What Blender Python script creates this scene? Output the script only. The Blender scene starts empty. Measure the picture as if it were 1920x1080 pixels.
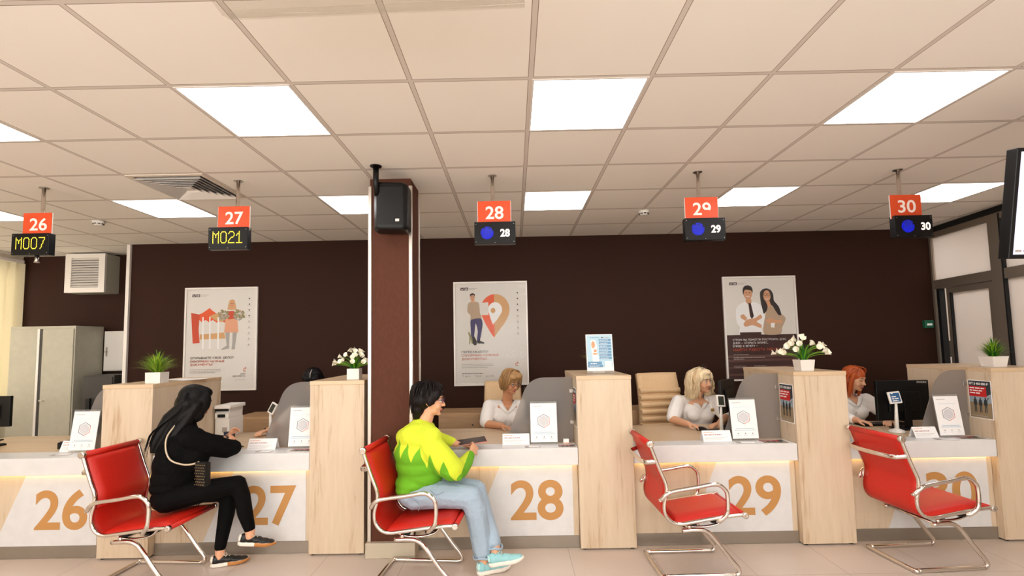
import bpy, bmesh, math, random
from mathutils import Vector, Matrix, Euler, Quaternion

S = bpy.context.scene
COL = S.collection
R = math.radians
PI = math.pi
random.seed(7)

# ------------------------------------------------------------------ camera
cam_d = bpy.data.cameras.new('camera')
cam = bpy.data.objects.new('camera', cam_d)
COL.objects.link(cam)
yaw, pit, rol = -0.0049, 0.0735, -0.0189
fw = Vector((math.sin(yaw)*math.cos(pit), math.cos(yaw)*math.cos(pit), math.sin(pit)))
rt = Vector((math.cos(yaw), -math.sin(yaw), 0))
up = rt.cross(fw)
r2 = rt*math.cos(rol) + up*math.sin(rol)
u2 = -rt*math.sin(rol) + up*math.cos(rol)
m = Matrix((r2, u2, -fw)).transposed().to_4x4()
m.translation = Vector((-0.1084, -2.3438, 1.5466))
cam.matrix_world = m
cam_d.sensor_width = 36.0
cam_d.lens = 17.211
cam_d.shift_x = 0.00096
cam_d.shift_y = 0.0207
cam_d.clip_start = 0.05
S.camera = cam

# ------------------------------------------------------------------ world, colour management
w = bpy.data.worlds.new('daylight'); S.world = w; w.use_nodes = True
bg = w.node_tree.nodes['Background']
bg.inputs[0].default_value = (1.0, 0.93, 0.82, 1); bg.inputs[1].default_value = 4.5
S.view_settings.view_transform = 'Standard'
S.view_settings.look = 'None'
S.view_settings.gamma = 1.0
S.view_settings.exposure = -0.17
S.view_settings.use_curve_mapping = False
LAMP = 8.6          # radiance of the ceiling panels
CEIL = 2.868
# lamps added to brighten the ceiling, in place of daylight from the window row (panes built further down)
for wx in (-5.2, -2.6, 0.0, 2.6):
    ld = bpy.data.lights.new('window_daylight', 'AREA'); ld.shape = 'RECTANGLE'; ld.size = 2.2; ld.size_y = 1.7
    ld.energy = 78.0; ld.color = (0.90, 0.96, 1.0)
    lo = bpy.data.objects.new('window_daylight', ld); COL.objects.link(lo)
    lo.location = (wx, -5.12, 1.75); lo.rotation_euler = (math.radians(90+48), 0, 0)

# ------------------------------------------------------------------ colours and materials
def lin(c):
    c = c/255.0
    return c/12.92 if c <= 0.04045 else ((c+0.055)/1.055)**2.4
def rgb(r, g, b): return (lin(r), lin(g), lin(b), 1)

def pset(b, **k):
    for n, v in k.items():
        b.inputs[n].default_value = v
def mat(name, col, rough=0.5, metal=0.0, spec=0.5, trans=0.0, emit=None, es=0.0, coat=0.0, alpha=1.0, ior=1.45, sub=0.0, bump=None):
    m = bpy.data.materials.new(name); m.use_nodes = True
    b = m.node_tree.nodes['Principled BSDF']
    b.inputs['Base Color'].default_value = col
    b.inputs['Roughness'].default_value = rough
    b.inputs['Metallic'].default_value = metal
    b.inputs['Specular IOR Level'].default_value = spec
    b.inputs['Transmission Weight'].default_value = trans
    b.inputs['IOR'].default_value = ior
    b.inputs['Coat Weight'].default_value = coat
    b.inputs['Alpha'].default_value = alpha
    if emit: b.inputs['Emission Color'].default_value = emit; b.inputs['Emission Strength'].default_value = es
    if sub: b.inputs['Subsurface Weight'].default_value = sub; b.inputs['Subsurface Radius'].default_value = (0.012, 0.005, 0.003)
    if bump:
        nt = m.node_tree; tc = nt.nodes.new('ShaderNodeTexCoord'); n = nt.nodes.new('ShaderNodeTexNoise')
        n.inputs['Scale'].default_value = bump[0]; n.inputs['Detail'].default_value = 4
        bp = nt.nodes.new('ShaderNodeBump'); bp.inputs['Strength'].default_value = bump[1]; bp.inputs['Distance'].default_value = bump[2]
        nt.links.new(tc.outputs['Object'], n.inputs['Vector']); nt.links.new(n.outputs['Fac'], bp.inputs['Height']); nt.links.new(bp.outputs[0], b.inputs['Normal'])
        # faint colour variation of the same stuff
        mx = nt.nodes.new('ShaderNodeMix'); mx.data_type = 'RGBA'
        n2 = nt.nodes.new('ShaderNodeTexNoise'); n2.inputs['Scale'].default_value = bump[0]*0.2
        nt.links.new(tc.outputs['Object'], n2.inputs['Vector'])
        nt.links.new(n2.outputs['Fac'], mx.inputs['Factor'])
        mx.inputs[6].default_value = tuple(c*0.9 for c in col[:3])+(1,); mx.inputs[7].default_value = tuple(min(1, c*1.08) for c in col[:3])+(1,)
        nt.links.new(mx.outputs[2], b.inputs['Base Color'])
    return m

def wood(name, scale, dark, light, streak=0.5, rough=0.45):
    m = bpy.data.materials.new(name); m.use_nodes = True; nt = m.node_tree
    b = nt.nodes['Principled BSDF']; b.inputs['Roughness'].default_value = rough
    tc = nt.nodes.new('ShaderNodeTexCoord'); mp = nt.nodes.new('ShaderNodeMapping'); mp.inputs['Scale'].default_value = scale
    oi = nt.nodes.new('ShaderNodeObjectInfo')
    ad = nt.nodes.new('ShaderNodeVectorMath'); ad.operation = 'ADD'
    sc = nt.nodes.new('ShaderNodeVectorMath'); sc.operation = 'SCALE'; sc.inputs['Scale'].default_value = 7.0
    cb = nt.nodes.new('ShaderNodeCombineXYZ')
    nt.links.new(oi.outputs['Random'], cb.inputs[0]); nt.links.new(oi.outputs['Random'], cb.inputs[1])
    nt.links.new(cb.outputs[0], sc.inputs[0]); nt.links.new(tc.outputs['Object'], ad.inputs[0]); nt.links.new(sc.outputs[0], ad.inputs[1])
    nt.links.new(ad.outputs[0], mp.inputs['Vector'])
    n1 = nt.nodes.new('ShaderNodeTexNoise'); n1.inputs['Scale'].default_value = 1.0; n1.inputs['Detail'].default_value = 6; n1.inputs['Roughness'].default_value = 0.62; n1.inputs['Distortion'].default_value = 0.7
    n2 = nt.nodes.new('ShaderNodeTexNoise'); n2.inputs['Scale'].default_value = 5.5; n2.inputs['Detail'].default_value = 3; n2.inputs['Distortion'].default_value = 0.3
    nt.links.new(mp.outputs[0], n1.inputs['Vector']); nt.links.new(mp.outputs[0], n2.inputs['Vector'])
    mx = nt.nodes.new('ShaderNodeMath'); mx.operation = 'MULTIPLY_ADD'; mx.inputs[1].default_value = streak; 
    nt.links.new(n2.outputs['Fac'], mx.inputs[0]); nt.links.new(n1.outputs['Fac'], mx.inputs[2])
    cr = nt.nodes.new('ShaderNodeValToRGB'); cr.color_ramp.elements[0].position = 0.52; cr.color_ramp.elements[0].color = dark
    cr.color_ramp.elements[1].position = 0.92; cr.color_ramp.elements[1].color = light
    e = cr.color_ramp.elements.new(0.66); e.color = tuple(dark[i]*0.25+light[i]*0.75 for i in range(3))+(1,)
    nt.links.new(mx.outputs[0], cr.inputs[0]); nt.links.new(cr.outputs[0], b.inputs['Base Color'])
    return m

M = {}
M['oak'] = wood('oak_vertical', (9, 9, 0.9), rgb(182, 154, 122), rgb(212, 192, 166))
M['oak_h'] = wood('oak_along', (0.9, 9, 9), rgb(182, 154, 122), rgb(212, 191, 164))
M['oak_top'] = wood('oak_top', (0.9, 9, 9), rgb(186, 154, 118), rgb(212, 184, 150), rough=0.35)
M['oak_dark'] = wood('oak_low', (0.8, 9, 7), rgb(146, 108, 74), rgb(196, 158, 118))
M['white_stone'] = mat('white_worktop', rgb(218, 216, 214), 0.28, bump=(40, 0.05, 0.001))
M['white_panel'] = mat('white_panel', rgb(214, 212, 211), 0.4, bump=(60, 0.04, 0.001))
M['kick'] = mat('brushed_kickplate', rgb(150, 140, 128), 0.35, 0.55, bump=(30, 0.1, 0.001))
M['digit'] = mat('tan_numeral', rgb(188, 136, 78), 0.4)
M['black'] = mat('black_plastic', rgb(11, 10, 10), 0.4, spec=0.35, bump=(200, 0.1, 0.0005))
M['black_matte'] = mat('black_matte', rgb(14, 13, 13), 0.7)
M['display'] = mat('display_black', rgb(10, 9, 9), 0.35, spec=0.3)
M['dark_grey'] = mat('dark_grey_metal', rgb(62, 58, 54), 0.5, 0.2)
M['cab_grey'] = mat('cabinet_grey', rgb(178, 172, 154), 0.45, 0.1, bump=(80, 0.05, 0.0005))
M['chrome'] = mat('chrome', rgb(222, 214, 206), 0.12, 1.0)
M['steel'] = mat('brushed_steel', rgb(190, 182, 174), 0.28, 1.0)
M['alu'] = mat('anodised_aluminium', rgb(206, 196, 184), 0.32, 0.75)
M['frame_white'] = mat('white_frame', rgb(228, 220, 212), 0.35, 0.1)
M['glass_frame'] = mat('partition_aluminium', rgb(134, 120, 106), 0.42, 0.35)
M['leather'] = mat('red_leather', rgb(198, 35, 21), 0.42, spec=0.5, bump=(350, 0.12, 0.0006))
M['beige_leather'] = mat('beige_leather', rgb(222, 186, 142), 0.5, bump=(250, 0.12, 0.0006))
M['paper'] = mat('paper', rgb(240, 237, 235), 0.6)
M['print_white'] = mat('print_white', rgb(226, 218, 208), 0.5)
M['white_pl'] = mat('white_plastic', rgb(232, 226, 218), 0.4)
M['pot'] = mat('white_ceramic_pot', rgb(236, 228, 220), 0.35, bump=(60, 0.05, 0.0005))
M['sign_red'] = mat('sign_red', rgb(222, 78, 34), 0.35)
M['sign_white'] = mat('sign_numeral', rgb(250, 232, 224), 0.4, emit=rgb(250, 232, 224), es=0.05)
M['amber'] = mat('amber_led', rgb(240, 225, 60), 0.5, emit=rgb(244, 228, 78), es=1.0)
M['blue_led'] = mat('blue_led', rgb(20, 40, 230), 0.5, emit=rgb(24, 46, 225), es=0.75)
M['blue_disc'] = mat('blue_glow_disc', rgb(10, 14, 60), 0.5, emit=rgb(10, 16, 96), es=0.5)
M['white_led'] = mat('white_led', rgb(250, 240, 228), 0.5, emit=rgb(252, 242, 230), es=0.95)
M['lamp'] = mat('lamp_diffuser', rgb(255, 255, 255), 0.5, emit=(0.985, 0.985, 1.0, 1), es=LAMP)
M['warm_led'] = mat('warm_led_strip', rgb(255, 220, 150), 0.5, emit=(1.0, 0.60, 0.18, 1), es=7.5)
M['screen_blue'] = mat('blue_screen', rgb(30, 60, 90), 0.3, emit=rgb(40, 78, 112), es=0.8)
M['tv_screen'] = mat('tv_screen', rgb(200, 200, 220), 0.3, emit=rgb(202, 202, 226), es=0.9)
M['lcd_dark'] = mat('dark_lcd', rgb(58, 60, 52), 0.2)
M['phone_screen'] = mat('phone_screen', rgb(20, 28, 44), 0.2, emit=rgb(34, 46, 70), es=0.3)
M['acrylic'] = mat('clear_acrylic', rgb(245, 245, 245), 0.06)
def clear(m, col, g):
    nt = m.node_tree; out = [n for n in nt.nodes if n.type == 'OUTPUT_MATERIAL'][0]; p = nt.nodes['Principled BSDF']
    t = nt.nodes.new('ShaderNodeBsdfTransparent'); t.inputs['Color'].default_value = col
    mx = nt.nodes.new('ShaderNodeMixShader'); mx.inputs[0].default_value = g
    nt.links.new(t.outputs[0], mx.inputs[1]); nt.links.new(p.outputs[0], mx.inputs[2]); nt.links.new(mx.outputs[0], out.inputs[0])
clear(M['acrylic'], rgb(246, 244, 240), 0.10)
M['grass'] = mat('grass_blade', rgb(112, 164, 26), 0.5)
M['grass2'] = mat('grass_blade_light', rgb(176, 200, 60), 0.5)
M['grass3'] = mat('grass_blade_deep', rgb(28, 100, 30), 0.5)
M['petal'] = mat('calla_petal', rgb(244, 236, 214), 0.5)
M['soil'] = mat('moss', rgb(40, 70, 24), 0.9)
M['skin'] = mat('skin', rgb(224, 168, 132), 0.5, sub=0.15)
M['skin2'] = mat('skin_tanned', rgb(206, 146, 108), 0.5, sub=0.15)
M['lips'] = mat('lips', rgb(176, 88, 76), 0.45)
M['eye'] = mat('eye_white', rgb(215, 205, 196), 0.3)
M['iris'] = mat('iris', rgb(52, 36, 26), 0.2)
M['brow'] = mat('brow', rgb(92, 62, 44), 0.7)
M['hair_black'] = mat('black_hair', rgb(9, 6, 6), 0.5, spec=0.22, bump=(90, 0.5, 0.004))
M['hair_dark'] = mat('dark_brown_hair', rgb(16, 7, 6), 0.5, spec=0.25, bump=(90, 0.5, 0.004))
M['hair_blond'] = mat('dark_blond_hair', rgb(168, 128, 82), 0.45, bump=(110, 0.5, 0.004))
M['hair_blond2'] = mat('dark_blond_strand', rgb(120, 82, 46), 0.45)
M['hair_pale'] = mat('platinum_hair', rgb(232, 208, 168), 0.45, bump=(110, 0.5, 0.004))
M['hair_pale2'] = mat('platinum_strand', rgb(198, 164, 118), 0.45)
M['hair_red'] = mat('ginger_hair', rgb(176, 78, 30), 0.42, bump=(110, 0.4, 0.004))
M['shirt'] = mat('white_shirt', rgb(240, 234, 228), 0.7, bump=(26, 0.35, 0.006))
M['black_knit'] = mat('black_knit', rgb(9, 8, 8), 0.85, spec=0.12, bump=(16, 0.5, 0.01))
M['black_legging'] = mat('black_legging', rgb(8, 7, 7), 0.8, spec=0.12, bump=(20, 0.4, 0.006))
M['shoe_black'] = mat('black_shoe_leather', rgb(18, 17, 17), 0.4)
M['shoe_white'] = mat('white_shoe_rubber', rgb(236, 226, 214), 0.5)
M['gum'] = mat('gum_rubber', rgb(186, 122, 62), 0.55)
M['shoe_mint'] = mat('mint_mesh_fabric', rgb(146, 200, 204), 0.65, bump=(120, 0.4, 0.001))
M['shoe_mint2'] = mat('pale_mint_overlay', rgb(186, 224, 222), 0.6)
M['gold'] = mat('gold_metal', rgb(214, 180, 120), 0.3, 0.9)
M['badge'] = mat('gold_badge', rgb(176, 142, 68), 0.4, 0.3)
M['glasses'] = mat('violet_spectacle_frame', rgb(86, 48, 92), 0.35)
M['glasses_dark'] = mat('dark_spectacle_frame', rgb(50, 36, 30), 0.35)
M['ink'] = mat('print_black', rgb(50, 42, 40), 0.5)
M['ink_grey'] = mat('print_grey', rgb(168, 158, 150), 0.5)
M['ink_grey2'] = mat('print_mid_grey', rgb(110, 98, 92), 0.5)
M['ink_red'] = mat('print_red', rgb(206, 78, 48), 0.5)
M['ink_orange'] = mat('print_orange', rgb(232, 92, 48), 0.5)
M['ink_tan'] = mat('print_tan', rgb(212, 162, 108), 0.5)
M['ink_peach'] = mat('print_peach', rgb(226, 162, 126), 0.5)
M['ink_skin'] = mat('print_skin', rgb(214, 158, 120), 0.5)
M['ink_jean'] = mat('print_denim', rgb(68, 62, 104), 0.5)
M['ink_sand'] = mat('print_sand', rgb(186, 158, 130), 0.5)
M['ink_olive'] = mat('print_olive', rgb(150, 142, 96), 0.5)
M['ink_boot'] = mat('print_boot', rgb(172, 166, 158), 0.5)
M['ink_brown'] = mat('print_brown', rgb(64, 34, 30), 0.5)
M['ink_brown2'] = mat('print_brown_light', rgb(96, 62, 54), 0.5)
M['ink_white'] = mat('print_bright', rgb(242, 238, 234), 0.5)
M['ink_blue'] = mat('print_blue', rgb(104, 148, 184), 0.5)
M['ink_blue2'] = mat('print_pale_blue', rgb(178, 208, 222), 0.5)
M['ink_navy'] = mat('print_navy', rgb(46, 50, 84), 0.5)
M['mil_red'] = mat('leaflet_red', rgb(190, 36, 34), 0.5)
M['mil_dark'] = mat('leaflet_dark', rgb(44, 50, 54), 0.5)
M['mil_sky'] = mat('leaflet_sky', rgb(146, 160, 168), 0.5)
M['mil_ground'] = mat('leaflet_ground', rgb(146, 126, 96), 0.5)
M['green_box'] = mat('green_call_point', rgb(26, 92, 66), 0.4)
M['blind'] = mat('blind_fabric', rgb(240, 232, 208), 0.8)
b = M['blind'].node_tree.nodes['Principled BSDF']; b.inputs['Transmission Weight'].default_value = 0.0
def translucent(m, col, f):
    nt = m.node_tree; out = [n for n in nt.nodes if n.type == 'OUTPUT_MATERIAL'][0]; p = nt.nodes['Principled BSDF']
    t = nt.nodes.new('ShaderNodeBsdfTranslucent'); t.inputs['Color'].default_value = col
    mx = nt.nodes.new('ShaderNodeMixShader'); mx.inputs[0].default_value = f
    nt.links.new(p.outputs[0], mx.inputs[1]); nt.links.new(t.outputs[0], mx.inputs[2]); nt.links.new(mx.outputs[0], out.inputs[0])
translucent(M['blind'], rgb(255, 248, 226), 0.42)
M['frost'] = mat('frosted_partition_glass', rgb(214, 204, 194), 0.5)
translucent(M['frost'], rgb(250, 244, 238), 0.72)

def screen_mat():     # satin acrylic: part haze, part rough see-through
    m = bpy.data.materials.new('satin_acrylic'); m.use_nodes = True; nt = m.node_tree
    out = [n for n in nt.nodes if n.type == 'OUTPUT_MATERIAL'][0]; p = nt.nodes['Principled BSDF']
    pset(p, **{'Base Color': rgb(162, 154, 148), 'Roughness': 0.4})
    g = nt.nodes.new('ShaderNodeBsdfRefraction'); g.inputs['Color'].default_value = rgb(226, 222, 218); g.inputs['Roughness'].default_value = 0.30; g.inputs['IOR'].default_value = 1.12
    mx = nt.nodes.new('ShaderNodeMixShader'); mx.inputs[0].default_value = 0.62
    nt.links.new(p.outputs[0], mx.inputs[1]); nt.links.new(g.outputs[0], mx.inputs[2]); nt.links.new(mx.outputs[0], out.inputs[0])
    return m
M['satin'] = screen_mat()

def tile_mat(name, base, line, pitch, half, off, rough, var, bumpd=0.0, edge=None):
    """Square tiles in object X/Y with joints of half-width `half`."""
    m = bpy.data.materials.new(name); m.use_nodes = True; nt = m.node_tree; L = nt.links
    b = nt.nodes['Principled BSDF']; b.inputs['Roughness'].default_value = rough
    tc = nt.nodes.new('ShaderNodeTexCoord'); sp = nt.nodes.new('ShaderNodeSeparateXYZ'); L.new(tc.outputs['Object'], sp.inputs[0])
    ds = []
    for i in (0, 1):
        a = nt.nodes.new('ShaderNodeMath'); a.operation = 'ADD'; a.inputs[1].default_value = off[i]; L.new(sp.outputs[i], a.inputs[0])
        p = nt.nodes.new('ShaderNodeMath'); p.operation = 'PINGPONG'; p.inputs[1].default_value = pitch/2; L.new(a.outputs[0], p.inputs[0])
        ds.append(p)
    mn = nt.nodes.new('ShaderNodeMath'); mn.operation = 'MINIMUM'; L.new(ds[0].outputs[0], mn.inputs[0]); L.new(ds[1].outputs[0], mn.inputs[1])
    lt = nt.nodes.new('ShaderNodeMath'); lt.operation = 'LESS_THAN'; lt.inputs[1].default_value = half; L.new(mn.outputs[0], lt.inputs[0])
    n = nt.nodes.new('ShaderNodeTexNoise'); n.inputs['Scale'].default_value = var[0]; n.inputs['Detail'].default_value = 5; L.new(tc.outputs['Object'], n.inputs['Vector'])
    cr = nt.nodes.new('ShaderNodeMix'); cr.data_type = 'RGBA'
    cr.inputs[6].default_value = tuple(c*(1-var[1]) for c in base[:3])+(1,); cr.inputs[7].default_value = tuple(min(1, c*(1+var[1])) for c in base[:3])+(1,)
    L.new(n.outputs['Fac'], cr.inputs['Factor'])
    mx = nt.nodes.new('ShaderNodeMix'); mx.data_type = 'RGBA'; L.new(lt.outputs[0], mx.inputs['Factor']); L.new(cr.outputs[2], mx.inputs[6]); mx.inputs[7].default_value = line
    last = mx
    if edge:      # shadow gap painted as a thin dark seam where tile meets grid bar
        s = nt.nodes.new('ShaderNodeMath'); s.operation = 'SUBTRACT'; s.inputs[1].default_value = half; L.new(mn.outputs[0], s.inputs[0])
        ab = nt.nodes.new('ShaderNodeMath'); ab.operation = 'ABSOLUTE'; L.new(s.outputs[0], ab.inputs[0])
        l2 = nt.nodes.new('ShaderNodeMath'); l2.operation = 'LESS_THAN'; l2.inputs[1].default_value = 0.0016; L.new(ab.outputs[0], l2.inputs[0])
        m2 = nt.nodes.new('ShaderNodeMix'); m2.data_type = 'RGBA'; L.new(l2.outputs[0], m2.inputs['Factor']); L.new(mx.outputs[2], m2.inputs[6]); m2.inputs[7].default_value = edge
        last = m2
    L.new(last.outputs[2], b.inputs['Base Color'])
    if bumpd:
        nn = nt.nodes.new('ShaderNodeTexNoise'); nn.inputs['Scale'].default_value = 180; L.new(tc.outputs['Object'], nn.inputs['Vector'])
        bp = nt.nodes.new('ShaderNodeBump'); bp.inputs['Strength'].default_value = 0.15; bp.inputs['Distance'].default_value = bumpd
        L.new(nn.outputs['Fac'], bp.inputs['Height']); L.new(bp.outputs[0], b.inputs['Normal'])
    return m
M['ceiling'] = tile_mat('ceiling_tiles', rgb(240, 232, 222), rgb(210, 198, 187), 0.6, 0.0125, (60.0, 60.0), 0.85, (3.0, 0.012), 0.0006, edge=rgb(140, 118, 102))
M['floor'] = tile_mat('floor_tiles', rgb(202, 188, 176), rgb(150, 136, 124), 0.6, 0.0018, (60.33, 60.18), 0.3, (2.2, 0.10), 0.0)

def wallpaper(name, col):
    m = bpy.data.materials.new(name); m.use_nodes = True; nt = m.node_tree; L = nt.links
    b = nt.nodes['Principled BSDF']; b.inputs['Roughness'].default_value = 0.7; b.inputs['Specular IOR Level'].default_value = 0.15
    tc = nt.nodes.new('ShaderNodeTexCoord')
    n = nt.nodes.new('ShaderNodeTexNoise'); n.inputs['Scale'].default_value = 90; n.inputs['Detail'].default_value = 4
    mp = nt.nodes.new('ShaderNodeMapping'); mp.inputs['Scale'].default_value = (1, 1, 0.35); L.new(tc.outputs['Object'], mp.inputs[0]); L.new(mp.outputs[0], n.inputs['Vector'])
    cr = nt.nodes.new('ShaderNodeMix'); cr.data_type = 'RGBA'; cr.inputs[6].default_value = tuple(c*0.8 for c in col[:3])+(1,); cr.inputs[7].default_value = tuple(c*1.2 for c in col[:3])+(1,)
    L.new(n.outputs['Fac'], cr.inputs['Factor']); L.new(cr.outputs[2], b.inputs['Base Color'])
    bp = nt.nodes.new('ShaderNodeBump'); bp.inputs['Strength'].default_value = 0.3; bp.inputs['Distance'].default_value = 0.0008
    L.new(n.outputs['Fac'], bp.inputs['Height']); L.new(bp.outputs[0], b.inputs['Normal'])
    return m
M['brown_wall'] = wallpaper('chocolate_wallpaper', rgb(50, 28, 19))
M['column_wall'] = wallpaper('column_cladding', rgb(86, 50, 36))
M['light_wall'] = mat('pale_wall', rgb(214, 200, 184), 0.8, bump=(20, 0.1, 0.002))

def zigzag_mat():
    m = bpy.data.materials.new('two_tone_knit'); m.use_nodes = True; nt = m.node_tree; L = nt.links
    b = nt.nodes['Principled BSDF']; b.inputs['Roughness'].default_value = 0.8; b.inputs['Specular IOR Level'].default_value = 0.25
    tc = nt.nodes.new('ShaderNodeTexCoord'); sp = nt.nodes.new('ShaderNodeSeparateXYZ'); L.new(tc.outputs['Object'], sp.inputs[0])
    def mth(op, a, bb=None, c=None):
        n = nt.nodes.new('ShaderNodeMath'); n.operation = op
        for i, v in enumerate((a, bb, c)):
            if v is None: continue
            if isinstance(v, (int, float)): n.inputs[i].default_value = v
            else: L.new(v, n.inputs[i])
        return n.outputs[0]
    x, y, z = sp.outputs
    # zigzag runs around the body; object origin is at the seat under her
    s = mth('ADD', mth('ADD', x, mth('MULTIPLY', y, -0.45)), 10.03)
    tri = mth('PINGPONG', s, 0.050)
    edge = mth('ADD', mth('MULTIPLY', tri, 2.3), mth('SUBTRACT', mth('MULTIPLY_ADD', x, -0.26, 0.325), mth('MULTIPLY', mth('MAXIMUM', mth('SUBTRACT', x, 0.04), 0.0), 0.22)))
    g1 = mth('MAXIMUM', mth('LESS_THAN', z, edge), mth('MULTIPLY', mth('GREATER_THAN', mth('ADD', x, mth('MULTIPLY', z, -0.35)), 0.232), mth('GREATER_THAN', x, 0.2)))
    col = nt.nodes.new('ShaderNodeMix'); col.data_type = 'RGBA'; L.new(g1, col.inputs['Factor'])
    col.inputs[6].default_value = rgb(208, 222, 56); col.inputs[7].default_value = rgb(104, 172, 34)
    L.new(col.outputs[2], b.inputs['Base Color'])
    n = nt.nodes.new('ShaderNodeTexNoise'); n.inputs['Scale'].default_value = 14; n.inputs['Detail'].default_value = 5; L.new(tc.outputs['Object'], n.inputs['Vector'])
    bp = nt.nodes.new('ShaderNodeBump'); bp.inputs['Strength'].default_value = 0.5; bp.inputs['Distance'].default_value = 0.012
    L.new(n.outputs['Fac'], bp.inputs['Height']); L.new(bp.outputs[0], b.inputs['Normal'])
    return m
M['sweater'] = zigzag_mat()
M['denim'] = mat('pale_denim', rgb(160, 178, 194), 0.8, bump=(11, 0.8, 0.03))
M['denim_seam'] = mat('denim_seam', rgb(140, 158, 178), 0.8)

# ------------------------------------------------------------------ building helpers
ORIG = {}
def thing(name, label, cat, loc=(0, 0, 0), rotz=0, group=None, kind=None):
    o = bpy.data.objects.new(name, None); COL.objects.link(o)
    o.empty_display_size = 0.05
    o.location = loc; o.rotation_euler = (0, 0, rotz)
    o['kind'] = kind or 'thing'
    if label: o['label'] = label
    if cat: o['category'] = cat
    if group: o['group'] = group
    ORIG[o.name] = Matrix.Translation(Vector(loc)) @ Matrix.Rotation(rotz, 4, 'Z')
    return o
def tag(o, label, cat, group=None):
    o['label'] = label; o['category'] = cat
    if group: o['group'] = group
    return o

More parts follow.
